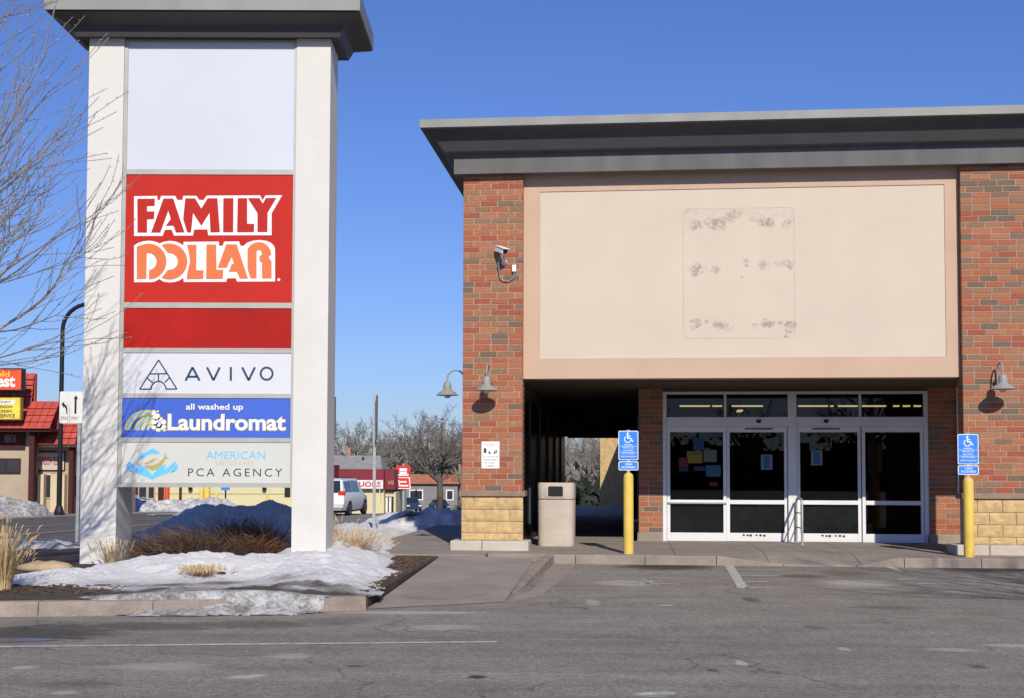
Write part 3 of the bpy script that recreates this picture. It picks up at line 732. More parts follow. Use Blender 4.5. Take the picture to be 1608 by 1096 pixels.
for x in (1192, 1298):   # motion sensors and slots on the header
    MB().lathe([(.0, -.035), (.035, -.025), (.05, .01), (.05, .03)], 12, (DU(x), vD - .02, DZ(661))).build('motion_sensor', M_BLACK, entf, smooth=True)
    bx('header_slot', M_BLACK, entf, DU(x - 22), DU(x + 22), vD - .0125, vD - .0105, DZ(673.5), DZ(671.5))
# stickers and notices on the glass
stk = [(dA, 1089, 1106, 686, 706, (.05, .16, .36), 'notice'), (dA, 1079, 1103, 708, 727, (.62, .48, .03), 'notice'), (dA, 1105, 1126, 706, 725, (.35, .36, .36), 'notice'), (dA, 1066, 1081, 718, 733, (.4, .02, .03), 'sticker'),
       (dA, 1066, 1081, 733.4, 740, (.03, .05, .2), 'sticker'), (dA, 1090, 1108, 732, 739, (.02, .09, .28), 'sticker'), (dA, 1109, 1132, 730, 748, (.08, .28, .5), 'notice'), (dA, 1114, 1127, 757, 763, (.3, .02, .05), 'sticker'),
       (dA, 1110, 1127, 683.5, 686.5, (.06, .18, .4), 'sticker'), (dB, 1196, 1214, 713, 737, (.55, .57, .6), 'notice'), (dC, 1275, 1293, 706, 730, (.55, .57, .6), 'notice')]
for i, (dd, x0, x1, y0, y1, c, nm) in enumerate(stk):
    vo = vD + (.05 if dd in (dA, dD) else .1) - .001
    m_ = mat('notice %d' % i, tuple(k_ * .34 for k_ in c), .6, .15, 20)  # notice colours dimmed to stand for the shade at the doors
    o = bx(nm, m_, dd[0], DU(x0), DU(x1), vo - .003, vo - .0012, DZ(y1), DZ(y0))
    if c[0] == .55: bx('print', mat('notice blue', (.03, .12, .28), .6, .2, 20), o, DU(x0 + 4), DU(x1 - 4), vo - .0045, vo - .0032, DZ(y1 - 1.5), DZ(y0 + 1.5))
    if y0 == 708: text('print', 'CAUTION', DU(x0 + 3), DU(x1 - 3), DZ(y0 + 6), DZ(y0 + 2), vo - .004, M_BLACK, o, off=.02)
for dd, x0, x1 in ((dB, 1166, 1203), (dC, 1290, 1328)):
    for i, f_ in enumerate((0, .17, .30, .55, .72, .88)):
        bx('worn_print', M_BLACK, dd[0], DU(x0 + (x1 - x0) * f_), DU(x0 + (x1 - x0) * (f_ + .10)), vD + .0775, vD + .079, DZ(841.5 + (i % 3) * .5), DZ(839 + (i % 2) * .5))
# shop room behind
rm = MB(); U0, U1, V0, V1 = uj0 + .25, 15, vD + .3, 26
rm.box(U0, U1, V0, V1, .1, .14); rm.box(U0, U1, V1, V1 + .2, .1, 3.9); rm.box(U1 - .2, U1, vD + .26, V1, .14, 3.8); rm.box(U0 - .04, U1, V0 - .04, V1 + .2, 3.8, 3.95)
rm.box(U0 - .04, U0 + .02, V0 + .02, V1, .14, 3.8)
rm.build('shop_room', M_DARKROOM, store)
bx('front_wall', M_PBRICK, store, ur0 + 1.64, 15, vD, vD + .25, .1, Z_CEIL)
bx('window_sill_wall', M_PBRICK, store, ur0 + 1.022, ur0 + 1.64, vD, vD + .25, .1, 1.08)
# side-light frame right of the brick
q = MB(); a0 = DU(1503)
for a in ((a0, a0 + .05, 1.05, Z_CEIL - .06), (a0 + .05, a0 + 1.1, 1.05, 1.11)): q.box(a[0], a[1], vD - .06, vD - .004, a[2], a[3])
wn_ = q.build('shop_window', M_ALU, store); bx('pane', MATS['dark pane'], wn_, a0 + .051, a0 + 1.1, vD - .03, vD - .02, 1.112, Z_CEIL - .06)
bx('back_roof', M_EIFS_D, store, uj0, 15, 16.2, 26.3, 4.0, 4.3)
# rear wing seen through the arcade, and an unseen low wall added to cast its slanting shadow
bx('rear_wing', M_STONE, store, FU(942, 720, 26)[0], 9, 26.4, 30, -.3, 6)
bx('shadow_wall', M_STONE, store, ox1 + .35, ox1 + .6, 16.3, 26.3, -.2, 2.75)

# fluorescent strips inside the shop
M_TUBE = emis('lit tube', (1.0, .72, .33), 2.2)
rows = [(637, ((1067, 1115), (1118.5, 1134), (1149, 1198), (1253.5, 1300), (1304, 1309), (1316, 1349), (1354, 1391), (1403, 1412), (1418, 1429), (1435, 1446))),
        (648.5, ((1327, 1349), (1354, 1395), (1405, 1412), (1421, 1429), (1438, 1446)))]
for y, xs_ in rows:
    for x0, x1 in xs_:
        A, B = G(x0, y, 3.74), G(x1, y, 3.74)
        mid = (A + B) / 2; L = (B - A).length / 2
        t = thing('ceiling_light', 'lit fluorescent strip light in the %s row on the shop ceiling above the doors' % ('nearer' if y < 640 else 'farther'), 'ceiling light', (mid.x, mid.y, 3.78), math.atan2(B.y - A.y, B.x - A.x), 'fluorescent strips in the shop, %s row' % ('nearer' if y < 640 else 'farther'))
        bx('housing', M_WHITE, t, -L, L, -.11, .11, -.015, .018); bx('tube', M_TUBE, t, -L + .01, L - .01, -.09, .09, -.06, -.0155)
A, B = G(1151, 652.5, 3.74), G(1163, 643.5, 3.74); mid = (A + B) / 2
t = thing('ceiling_light', 'lone fluorescent strip light set slantwise to the others on the shop ceiling', 'ceiling light', (mid.x, mid.y, 3.78), math.atan2(B.y - A.y, B.x - A.x))
L = (B - A).length / 2; bx('housing', M_WHITE, t, -L, L, -.11, .11, -.015, .018); bx('tube', M_TUBE, t, -L + .01, L - .01, -.09, .09, -.06, -.0155)

# ------------------------------------------------------------------ THINGS ON THE STORE
def tf(name, label, cat, u, v, z, group=None, rz=0): return thing(name, label, cat, fw(u, v, z), -TH + rz, group)
def wall_lamp(u, v, z, label, rz=0):
    t = tf('wall_lamp', label, 'wall lamp', u, v, z, 'gooseneck wall lamps on the brick', rz)   # origin on the wall at the mount, -Y is out
    MB().lathe([(.055, 0), (.055, .02), (.03, .035), (.03, .05)], 16, M=Matrix.Rotation(math.pi / 2, 4, 'X')).build('mount', M_BLACK, t, smooth=True)
    pts = [(0, -.04, 0), (0, -.05, .06), (0, -.05, .17)]
    for k in range(9):
        a = math.pi * k / 8; pts.append((0, -.05 - .13 * (1 - math.cos(a)), .17 + .12 * math.sin(a)))
    pts.append((0, -.31, .10))
    MB().tube(pts, .0125, 10).build('gooseneck', M_GREYLAMP, t, smooth=True)
    sh = [(.016, .115), (.03, .112), (.055, .09), (.062, .06), (.064, -.01), (.085, -.03), (.125, -.055), (.165, -.093), (.178, -.103), (.172, -.104), (.12, -.065), (.06, -.03), (.0, -.025)]
    MB().lathe(sh[::-1], 28, (0, -.31, 0)).build('shade', M_GREYLAMP, t, smooth=True)
    MB().lathe([(0, -.15), (.03, -.145), (.052, -.12), (.055, -.09), (.045, -.045)], 18, (0, -.31, 0)).build('globe', M_BULB, t, smooth=True)
    t.scale = (1.15, 1.15, 1.15)
    return t
uu, zz = FU(764, 612); wall_lamp(uu + .045, -.001, zz + .09, 'grey gooseneck lamp on the front of the brick pilaster with the camera')
uu, zz = FU(1570, 607); wall_lamp(uu - .05, -.001, zz + .06, 'grey gooseneck lamp on the front of the brick pilaster without a camera')
wall_lamp(.005, .55, FU(727, 610)[1] + .04, 'grey gooseneck lamp jutting sideways from the corner of the brick pilaster', -math.pi / 2)

# security camera
uu, zz = FU(790, 398)
t = tf('security_camera', 'white bullet security camera on a bracket on the brick pilaster', 'camera', uu, 0, zz)
Mc = Matrix.Translation((-.01, -.2, .01)) @ Matrix.Rotation(math.radians(34), 4, 'Z') @ Matrix.Rotation(math.radians(18), 4, 'X')
hb = MB().box(-.055, .055, -.15, .15, -.045, .05, Mc).build('housing', M_WHITE, t, bevel=.015)
MB().box(-.065, .065, -.19, .15, .052, .064, Mc).build('sun_hood', M_WHITE, t, bevel=.006)
MB().box(-.042, .042, -.156, -.151, -.033, .037, Mc).build('lens_window', M_BLACK, t)
MB().tube([(-.01, -.19, -.045), (.0, -.18, -.12), (.02, -.1, -.16), (.02, -.002, -.17)], [.022, .022, .018, .018], 10).build('bracket', M_WHITE, t, smooth=True)
MB().lathe([(.05, 0), (.05, .02), (.03, .03)], 16, (0, 0, 0), Matrix.Translation((.02, 0, -.17)) @ Matrix.Rotation(math.pi / 2, 4, 'X')).build('wall_plate', M_WHITE, t, smooth=True)
jb = MB().box(.165, .235, -.07, -.001, -.34, -.22).build('junction_box', M_WHITE, t, bevel=.006)
pts = [(-.02, -.12, -.05), (-.075, -.09, -.2), (-.06, -.06, -.36)]
for k in range(9):
    a = math.pi + math.pi * k / 8; pts.append((.07 + .13 * math.cos(a), -.04, -.4 + .1 * math.sin(a)))
pts.append((.2, -.04, -.335))
MB().tube(pts, .011, 8).build('cable', mat('grey conduit', (.25, .25, .26), .5), t, smooth=True)

# video notice
u0, z0 = FU(756, 735); u1, z1 = FU(784.5, 692.5)
t = tf('notice_sign', 'white notice about video cameras on the brick pilaster', 'sign', (u0 + u1) / 2, 0, z0)
W, H = (u1 - u0) / 2, z1 - z0
bx('board', M_WHITE, t, -W, W, -.012, -.004, 0, H, bevel=.004)
bx('faded_header', mat('faded pink', (.78, .62, .72), .5), t, -W * .8, W * .8, -.0145, -.0125, H * .84, H * .93)
text('lettering', 'NOTICE', -W * .7, W * .7, H * .855, H * .915, -.0155, mat('faded text', (.8, .72, .76), .5), t, off=.02)
for i, (s, w) in enumerate((('ALL ACTIVITIES', .85), ('MONITORED', .7), ('BY VIDEO', .55), ('CAMERA', .5))):
    zt = H * (.44 - .115 * i); text('lettering', s, -W * w, W * w, zt - H * .028, zt + H * .03, -.0145, mat('faded print', (.30, .31, .36), .6), t, off=.008)
flat([[(-W * .74, H * .58), (-W * .46, H * .58), (-W * .46, H * .75), (-W * .74, H * .75)], [(-.25 * W, H * .60), (-.1 * W, H * .54), (.04 * W, H * .53), (.02 * W, H * .59), (-.1 * W, H * .62), (-.22 * W, H * .64)],
      [(.34 * W, H * .55), (.5 * W, H * .55), (.72 * W, H * .60), (.72 * W, H * .68), (.55 * W, H * .68), (.42 * W, H * .63)]], -.0145, 'pictogram', M_BLACK, t)
flat([[(.5 * W, H * .595), (.6 * W, H * .595), (.6 * W, H * .65), (.5 * W, H * .65)], [(-W * .68, H * .66), (-W * .6, H * .66), (-W * .6, H * .67), (-W * .68, H * .67)]], -.0165, 'pictogram', M_WHITE, t)

# bollards with accessible-parking plates
M_SIGNW = mat('sign white', (.74, .80, .86), .45, .03, 8)
def circle(cx, cz, r, n=20, a0=0, a1=2 * math.pi): return [(cx + r * math.cos(a0 + (a1 - a0) * k / n), cz + r * math.sin(a0 + (a1 - a0) * k / n)) for k in range(n + (0 if a1 - a0 > 6.28 else 1))]
def arc(cx, cz, r, w, a0, a1, n=16):
    return circle(cx, cz, r + w / 2, n, a0, a1) + circle(cx, cz, r - w / 2, n, a0, a1)[::-1]
def seg(x0, z0, x1, z1, w):
    d = Vector((x1 - x0, z1 - z0)).normalized() * w / 2; return [(x0 - d.y, z0 + d.x), (x0 + d.y, z0 - d.x), (x1 + d.y, z1 - d.x), (x1 - d.y, z1 + d.x)]
def rrect(x0, x1, z0, z1, r, n=5):
    o = []
    for cx, cz, a in ((x1 - r, z1 - r, 0), (x0 + r, z1 - r, 90), (x0 + r, z0 + r, 180), (x1 - r, z0 + r, 270)):
        for k in range(n + 1): t = math.radians(a + 90 * k / n); o.append((cx + r * math.cos(t), cz + r * math.sin(t)))
    return o
def bollard(xb, yb, ytop, label):
    uu_, zz_ = FU(xb, yb, -.64); p = fw(uu_, -.64, .15); top = P(xb, ytop, p.y).z - .15
    t = thing('parking_bollard', label, 'bollard', (p.x, p.y, .15), -TH, 'yellow bollards carrying accessible parking plates')
    r = .083
    MB().lathe([(r, 0), (r, top - .07), (r * .9, top - .03), (r * .55, top), (0, top + .008)], 24).build('post_sleeve', M_YELLOW, t, smooth=True)
    MB().box(-.025, .025, -.015, .015, top - .02, top + .72).build('sign_post', M_STEEL, t)
    zb_ = top + .045
    for nm, a, b_ in (('van_plate', zb_, zb_ + .15), ('parking_plate', zb_ + .17, zb_ + .66)):
        pl = MB().prism(rrect(-.165, .165, a, b_, .025), -.022, -.017).build(nm, M_SIGNW, t)
        MB().prism(rrect(-.153, .153, a + .012, b_ - .012, .018), -.0245, -.0225).build('blue_face', M_BLUE, pl)
        if nm == 'van_plate':
            text('lettering', 'VAN', -.06, .06, a + .085, a + .12, -.027, M_SIGNW, pl, off=.02); text('lettering', 'ACCESSIBLE', -.12, .12, a + .035, a + .07, -.027, M_SIGNW, pl, off=.02)
        else:
            cz = b_ - .135
            flat([circle(-.012, b_ - .045, .018, 12), seg(-.014, b_ - .06, -.008, cz + .005, .024), seg(-.012, b_ - .088, .035, b_ - .09, .016), seg(-.01, cz + .01, .045, cz + .008, .02), seg(.042, cz + .012, .068, cz - .045, .02), seg(.06, cz - .045, .085, cz - .036, .016),
                  arc(-.012, cz - .008, .052, .015, math.radians(125), math.radians(345))], -.0275, 'wheelchair_symbol', M_SIGNW, pl)
            for i, (s, w) in enumerate((('PARKING', .07), ('VEHICLE I.D.', .10), ('REQUIRED', .085), ('UP TO $200', .10), ('FINE FOR VIOLATION', .125))):
                zt = b_ - .235 - i * .049; text('lettering', s, -w, w, zt - .012, zt + .014, -.0275, M_SIGNW, pl, off=.015)
            flat([[(-.14, b_ - .262), (.14, b_ - .262), (.14, b_ - .256), (-.14, b_ - .256)], [(-.14, b_ - .362), (.14, b_ - .362), (.14, b_ - .356), (-.14, b_ - .356)]], -.0275, 'rule', M_SIGNW, pl)
    return t
bollard(987, 866.5, 742, 'yellow bollard with blue accessible parking plates beside the stone trash bin')
bollard(1522, 869.5, 749, 'yellow bollard with blue accessible parking plates before the right-hand pilaster')

# stone trash bin
p = G(875, 857, .15); s_ = p.y / FPX
t = thing('trash_bin', 'pebbled concrete trash bin with a square mouth in the arcade', 'trash bin', (p.x, p.y + .3, .15), -TH)
def superell(a, b, n=48, e=4.5):
    o = []
    for k in range(n):
        th = 2 * math.pi * k / n; c, s = math.cos(th), math.sin(th)
        o.append((a * math.copysign(abs(c) ** (2 / e), c), b * math.copysign(abs(s) ** (2 / e), s)))
    return o
def loft(levels, name, m, parent):
    b = MB(); n = None
    for a, z in levels:
        ring = superell(a, a); n = len(ring); b.v += [(x, y, z) for x, y in ring]
    for i in range(len(levels) - 1):
        for k in range(n): q = i * n + k; r = i * n + (k + 1) % n; b.f.append((q, r, r + n, q + n))
    b.f.append(tuple(range(n))[::-1]); b.f.append(tuple((len(levels) - 1) * n + k for k in range(n)))
    return b.build(name, m, parent, smooth=True)
M_PEBB = concrete('pebbled concrete', (.52, .45, .38), .12, (.30, .27, .23))
hw = 29.5 * s_; hh = 99 * s_
loft([(hw * .97, 0), (hw * .985, .03), (hw, hh * .7), (hw * .99, hh * .735)], 'bin_body', M_PEBB, t)
loft([(hw * .965, hh * .735), (hw * .965, hh * .748)], 'lid_joint', M_BLACK, t)
ld = loft([(hw * .995, hh * .748), (hw, hh * .80), (hw, hh * .97), (hw * .97, hh)], 'lid', M_PEBB, t)
MB().prism(rrect(-.175, .175, hh * .765, hh * .965, .035), -hw - .008, -hw + .02).build('mouth_frame', M_PLINTH, ld)
MB().prism(rrect(-.135, .135, hh * .785, hh * .945, .025), -hw - .011, -hw - .0085).build('mouth', M_BLACK, ld)

# guard rail between the doors
pA = FU(1253, 850, vD - .1); ur_ = FU(1254, 848, vD - .35)[0]
t = tf('door_rail', 'low steel guard rail standing out between the two pairs of doors', 'rail', ur_, vD - .02, .15)
pts = [(0, -.06, 0), (0, -.06, .8)]
for k in range(1, 7): a = math.pi * k / 6 / 1.0; pts.append((0, -.06 - .08 * (1 - math.cos(a / 2)), .8 + .08 * math.sin(a / 2)))
pts2 = [(0, -.04, 0), (0, -.04, .74), (0, -.08, .82), (0, -.16, .85), (0, -.75, .85), (0, -.83, .82), (0, -.86, .74), (0, -.86, 0)]
MB().tube(pts2, .022, 10).build('hoop', M_STEEL, t, smooth=True)
for z in (.3, .58): MB().tube([(0, -.04, z), (0, -.86, z)], .012, 8).build('cross_bar', M_BLACK, t)
for y in (-.04, -.86): MB().lathe([(.045, 0), (.045, .012), (.024, .014)], 14, (0, y, 0)).build('foot_plate', M_STEEL, t)

# hanging sign in the arcade
u0, z0 = FU(881, 685, 15); u1, z1 = FU(965, 625, 15)
t = tf('arcade_sign', 'dark maroon sign with a roundel hanging over the arcade doorway', 'sign', (u0 + u1) / 2, 15, z0)
W = (u1 - u0) / 2
bx('board', mat('maroon board', (.16, .035, .025), .6), t, -W, W, -.03, .03, 0, z1 - z0)
flat([arc(-W * .35, (z1 - z0) * .62, .19, .03, 0, 2 * math.pi - .001, 24), circle(-W * .35, (z1 - z0) * .62, .12, 18)], -.034, 'roundel', mat('roundel', (.05, .05, .06), .6), t)
for x in (-W * .8, W * .8): MB().tube([(x, 0, z1 - z0), (x, 0, zs + .019 - z0)], .01, 6).build('hanger', M_BLACK, t)

# ------------------------------------------------------------------ PYLON SIGN
PY = 18.6; PD = .78
def PX(x, y=500, Y=PY): return P(x, y, Y).x
def PZ(y, x=325, Y=PY): return P(x, y, Y).z
cxl0, cxl1, cxr0, cxr1 = PX(137.5, 300), PX(191, 300), PX(464, 300), PX(518, 300)
cxl0 = (PX(139, 100) + PX(126, 860)) / 2; cxl1 = (PX(192, 100) + PX(184, 860)) / 2; cxr0 = (PX(465.5, 100) + PX(457.5, 850)) / 2; cxr1 = (PX(517, 100) + PX(514, 850)) / 2
pmx = (cxl0 + cxr1) / 2
pyl = thing('pylon_sign', 'tall white two-column shopping centre sign with stacked tenant panels and grey cap', 'sign', (0, 0, 0))
M_PYL = mat('white stucco', (.645, .628, .60), .8, .025, 1.2, .18, 150, stain=(.52, .50, .47), stain_amt=.45)
ztopc = PZ(61, 325)
for a, b_ in ((cxl0, cxl1), (cxr0, cxr1)):
    c = bx('column', M_PYL, pyl, a, b_, PY, PY + PD, .0, ztopc, bevel=.006)
    for yy in (408, 702): 
        z_ = PZ(yy); MB().box(a + .004, b_ - .004, PY - .0012, PY + .004, z_ - .003, z_ + .003).build('joint', mat('joint line', (.62, .6, .57), .9), c)
CF = PY + .05
M_FRAME = mat('cabinet frame', (.40, .40, .38), .5, .08, 3, metal=.2)
zb0 = PZ(764.5); zb1 = PZ(62)
cab = bx('cabinet', M_FRAME, pyl, cxl1 + .003, cxr0 - .003, CF, PY + PD - .05, zb0, zb1)
px0, px1 = PX(195, 420), PX(458.5, 420)
zr = [zb1, PZ(66), PZ(266), PZ(274), PZ(475.5), PZ(484), PZ(547), PZ(553), PZ(617), PZ(624), PZ(686.5), PZ(693.5), PZ(757.5), zb0]
for x0, x1 in ((cxl1 + .003, px0), (px1, cxr0 - .003)): bx('frame_rail', M_FRAME, cab, x0, x1, CF - .03, CF - .001, zb0, zb1)
for i in range(0, 14, 2): bx('frame_rail', M_FRAME, cab, px0 + .001, px1 - .001, CF - .026, CF - .001, zr[i + 1], zr[i])
M_RED = mat('sign red', (.475, .026, .018), .5, .05, 1.5, spec=.12)
M_RED2 = mat('blank red', (.37, .014, .011), .5, .16, 1.3, spec=.12)
M_LTR_RED = mat('letter red', (.45, .025, .02), .5, .02, 2, spec=.12)
M_ORANGE = mat('letter orange', (.70, .17, .06), .4, .03, 2)
M_SW = mat('panel white', (.62, .635, .685), .4, .02, 1, spec=.3)
M_BLANK = mat('blank panel', (.57, .595, .675), .3, .035, .7, spec=.3)
M_PBLUE = mat('laundry blue', (.055, .125, .56), .4, .06, 1.5)
M_PCA = mat('agency panel', (.55, .555, .52), .4, .02, 1)
M_NAVY = mat('navy print', (.012, .055, .13), .5, .02, 3)
M_LTRW = mat('white letter', (.78, .80, .83), .4, .02, 3)
YF = CF - .012
pan = []
for k, (m_, nm) in enumerate(((M_BLANK, 'blank_panel'), (M_RED, 'tenant_panel'), (M_RED2, 'blank_panel'), (M_SW, 'tenant_panel'), (M_PBLUE, 'tenant_panel'), (M_PCA, 'tenant_panel'))):
    o = bx(nm, m_, pyl, px0 + .0005, px1 - .0005, YF, CF - .002, zr[2 * k + 2] + .0005, zr[2 * k + 1] - .0005); pan.append(o)
for o, l in zip(pan, ('large blank pale panel', 'red panel with two-line variety store lettering', 'plain red panel', 'white panel with a navy triangle logo', 'blue laundry panel with rainbow', 'pale grey agency panel with hands')): o['label'] = l
def q8(pts):     # outline measured on the red panel (photo pixels = 180 + x/5.545, 290 + y/5.545)
    return [(PX(180 + x / 5.545, 290 + y / 5.545), PZ(290 + y / 5.545, 180 + x / 5.545)) for x, y in pts]
FAM_BG = [(163, 100), (365, 98), (368, 135), (385, 135), (400, 97), (523, 97), (540, 133), (585, 133), (593, 97), (707, 97), (733, 133), (770, 133), (797, 95), (1262, 93), (1285, 135), (1310, 93), (1455, 92), (1363, 250), (1363, 440), (810, 441), (803, 390), (687, 391), (678, 443), (512, 444), (490, 392), (432, 393), (412, 446), (163, 447)]
DOL_BG = [(163, 530), (200, 506), (250, 492), (300, 488), (345, 495), (385, 512), (420, 498), (470, 489), (520, 494), (560, 508), (593, 530), (595, 498), (902, 496), (905, 533), (935, 533), (950, 496), (1078, 494), (1092, 533), (1120, 532), (1150, 505), (1200, 488), (1260, 482), (1320, 490), (1360, 508), (1385, 535), (1393, 565), (1393, 843), (1062, 845), (1050, 815), (975, 817), (966, 847), (597, 848), (592, 812), (560, 835), (520, 848), (470, 853), (420, 845), (382, 822), (345, 845), (310, 850), (163, 850)]
L1 = [[(192, 123), (345, 122), (343, 185), (277, 188), (277, 233), (341, 233), (337, 300), (277, 302), (276, 418), (193, 418)],
      [(420, 121), (505, 120), (603, 416), (528, 417), (508, 358), (440, 359), (484, 298), (462, 227), (392, 418), (312, 418)],
      [(610, 119), (696, 119), (750, 208), (805, 118), (890, 118), (912, 415), (830, 416), (822, 245), (750, 358), (678, 246), (660, 416), (628, 417), (592, 300)],
      [(942, 118), (1030, 117), (1028, 415), (940, 415)], [(1068, 117), (1150, 117), (1150, 340), (1212, 342), (1209, 414), (1062, 415)],
      [(1155, 117), (1258, 117), (1286, 165), (1313, 116), (1405, 115), (1328, 245), (1326, 413), (1240, 413), (1240, 248)]]
def carc(cx, cy, rx, ry, a0, a1, n=18): return [(cx + rx * math.cos(math.radians(a0 + (a1 - a0) * k / n)), cy + ry * math.sin(math.radians(a0 + (a1 - a0) * k / n))) for k in range(n + 1)]
L2 = [[(187, 540)] + carc(290, 670, 155, 157, -115, 78) + [(293, 825), (295, 745)] + carc(285, 670, 75, 74, 80, -82) + [(274, 598), (270, 823), (187, 824)],
      carc(470, 670, 158, 158, -115, 115, 24) + [(458, 743)] + carc(470, 670, 75, 72, 85, -95, 16) + [(455, 590)],
      [(625, 524), (708, 523), (706, 745), (770, 747), (768, 823), (622, 825), (628, 770), (652, 668), (640, 590)],
      [(795, 522), (880, 522), (882, 742), (942, 742), (938, 822), (792, 823)],
      [(968, 520), (1058, 520), (1158, 819), (1085, 820), (1060, 760), (988, 760), (1000, 735), (1015, 690), (1034, 690), (1015, 630), (970, 725), (893, 724)],
      [(1153, 535)] + carc(1252, 610, 108, 110, -155, 0, 16) + [(1345, 625), (1335, 632), (1362, 665), (1363, 818), (1280, 818), (1278, 680), (1258, 665), (1258, 625), (1278, 610)] + carc(1252, 600, 25, 30, 0, -120, 6) + [(1232, 590), (1232, 817), (1180, 818), (1153, 735)]]
flat([q8(FAM_BG), q8(DOL_BG), q8(carc(1425, 828, 13, 13, 0, 340, 12))], YF - .003, 'letter_ground', M_LTRW, pan[1])
for s in L1: flat([q8(s)], YF - .006, 'letter', M_LTR_RED, pan[1])
for s in L2: flat([q8(s)], YF - .006, 'letter', M_ORANGE, pan[1])
def q3(pts): return [(PX(170 + x / 4.384, 530 + y / 4.384), PZ(530 + y / 4.384, 170 + x / 4.384)) for x, y in pts]
def tx3(body, x0, x1, y0, y1, m_, parent, off=0, sp=1.0, name='lettering', dy=.003):
    A = q3([(x0, y1)])[0]; B = q3([(x1, y0)])[0]; return text(name, body, A[0], B[0], A[1], B[1], YF - dy, m_, parent, off=off, sp=sp)
def seg3(x0, y0, x1, y1, w):
    d = Vector((x1 - x0, y1 - y0)).normalized() * w / 2; return q3([(x0 - d.y, y0 + d.x), (x0 + d.y, y0 - d.x), (x1 + d.y, y1 - d.x), (x1 - d.y, y1 + d.x)])
# navy triangle logo
lg = [(210, 352, 342, 150), (342, 150, 468, 350), (210, 351, 290, 351), (392, 350, 468, 350), (283, 246, 400, 244), (341, 246, 341, 296), (262, 274, 300, 306), (418, 272, 384, 304), (290, 351, 292, 335), (392, 350, 390, 333)]
flat([seg3(*a, 9) for a in lg] + [q3(carc(341, 347, 54, 54, 195, 345, 14) + carc(341, 347, 45, 45, 345, 195, 14))], YF - .003, 'triangle_logo', M_NAVY, pan[3])
av = [[(528, 292, 576, 200), (576, 200, 624, 292), (548, 265, 606, 265)], [(676, 200, 720, 290), (720, 290, 764, 200)], [(840, 198, 840, 293)], [(918, 200, 963, 290), (963, 290, 1006, 200)]]
for L_ in av: flat([seg3(*a, 15) for a in L_], YF - .003, 'letter', M_NAVY, pan[3])
flat([q3(carc(1087, 244, 48, 49, 0, 359.9, 28) + carc(1087, 244, 34, 35, 359.9, 0, 28))], YF - .003, 'letter', M_NAVY, pan[3])
# laundry panel
M_CREAM = mat('cream letter', (.80, .77, .70), .4, .03, 3); M_YEL = mat('rainbow yellow', (.70, .52, .06), .4, .05, 3); M_SKYB = mat('rainbow blue', (.25, .58, .80), .4, .05, 3)
tx3('all washed up', 530, 925, 452, 505, M_CREAM, pan[4], off=.018)
tx3('Laundromat', 402, 1222, 522, 638, M_YEL, pan[4], off=.035); tx3('Laundromat', 406, 1217, 526, 633, M_CREAM, pan[4], off=.022, dy=.006)
for rx, ry, w, cxp in ((150, 140, 42, 258), (105, 100, 34, 280), (66, 66, 26, 285), (36, 38, 18, 292)):
    flat([q3(carc(cxp, 634, rx, ry, 180, 290, 18) + carc(cxp, 634, rx - w, ry - w, 290, 180, 18))], YF - .003, 'rainbow_band', M_YEL, pan[4])
    flat([q3(carc(cxp, 634, rx - w * .28, ry - w * .28, 183, 288, 18) + carc(cxp, 634, rx - w * .72, ry - w * .72, 288, 183, 18))], YF - .005, 'rainbow_band', M_SKYB, pan[4])
bub = [(308, 515, 16), (328, 545, 24), (352, 560, 16), (372, 580, 18), (318, 580, 24), (345, 600, 22), (370, 612, 20), (340, 625, 16), (315, 610, 18), (382, 630, 8), (338, 503, 7)]
flat([q3(carc(x, y, r + 6, r + 6, 0, 340, 14)) for x, y, r in bub[:10]], YF - .0065, 'bubbles', M_YEL, pan[4])
flat([q3(carc(x, y, r, r, 0, 340, 14)) for x, y, r in bub], YF - .009, 'bubbles', M_LTRW, pan[4])
# agency panel
M_LB = mat('agency blue', (.14, .50, .88), .4, .03, 3); M_OLIVE = mat('agency olive', (.42, .36, .12), .4, .05, 3); M_INK = mat('ink', (.03, .028, .03), .5, .02, 3)
tx3('AMERICAN', 668, 1078, 780, 834, M_LB, pan[5]); tx3('UNITED CARE', 735, 995, 847, 873, mat('agency pale olive', (.52, .47, .30), .4), pan[5]); tx3('PCA AGENCY', 545, 1195, 899, 952, M_INK, pan[5], off=-.004, sp=1.35)
hand = [(297, 976), (255, 955), (215, 940), (180, 925), (160, 905), (135, 870), (130, 852), (150, 855), (185, 890), (215, 905), (200, 868), (225, 875), (262, 900), (297, 945)]
flat([q3(hand), q3([(594 - x, y) for x, y in hand])], YF - .003, 'hands', M_LB, pan[5])
fing = [seg3(120, 885, 160, 920, 9), seg3(122, 900, 170, 930, 8), seg3(120, 868, 150, 900, 9)]
flat(fing + [seg3(594 - 120, 885, 594 - 160, 920, 9), seg3(594 - 122, 900, 594 - 170, 930, 8), seg3(594 - 120, 868, 594 - 150, 900, 9)], YF - .003, 'fingers', M_LB, pan[5])
flat([q3([(198, 830), (222, 800), (302, 758), (354, 794), (330, 800), (300, 796), (262, 808), (228, 836), (222, 824)])], YF - .003, 'roof_mark', M_LB, pan[5])
flat([q3([(240, 876), (290, 880), (340, 862), (378, 826), (386, 784), (392, 812), (410, 830), (392, 832), (370, 868), (335, 900), (297, 912), (268, 898)]), q3([(232, 868), (270, 848), (330, 824), (300, 850), (262, 868)])], YF - .0035, 'leaf_mark', M_OLIVE, pan[5])
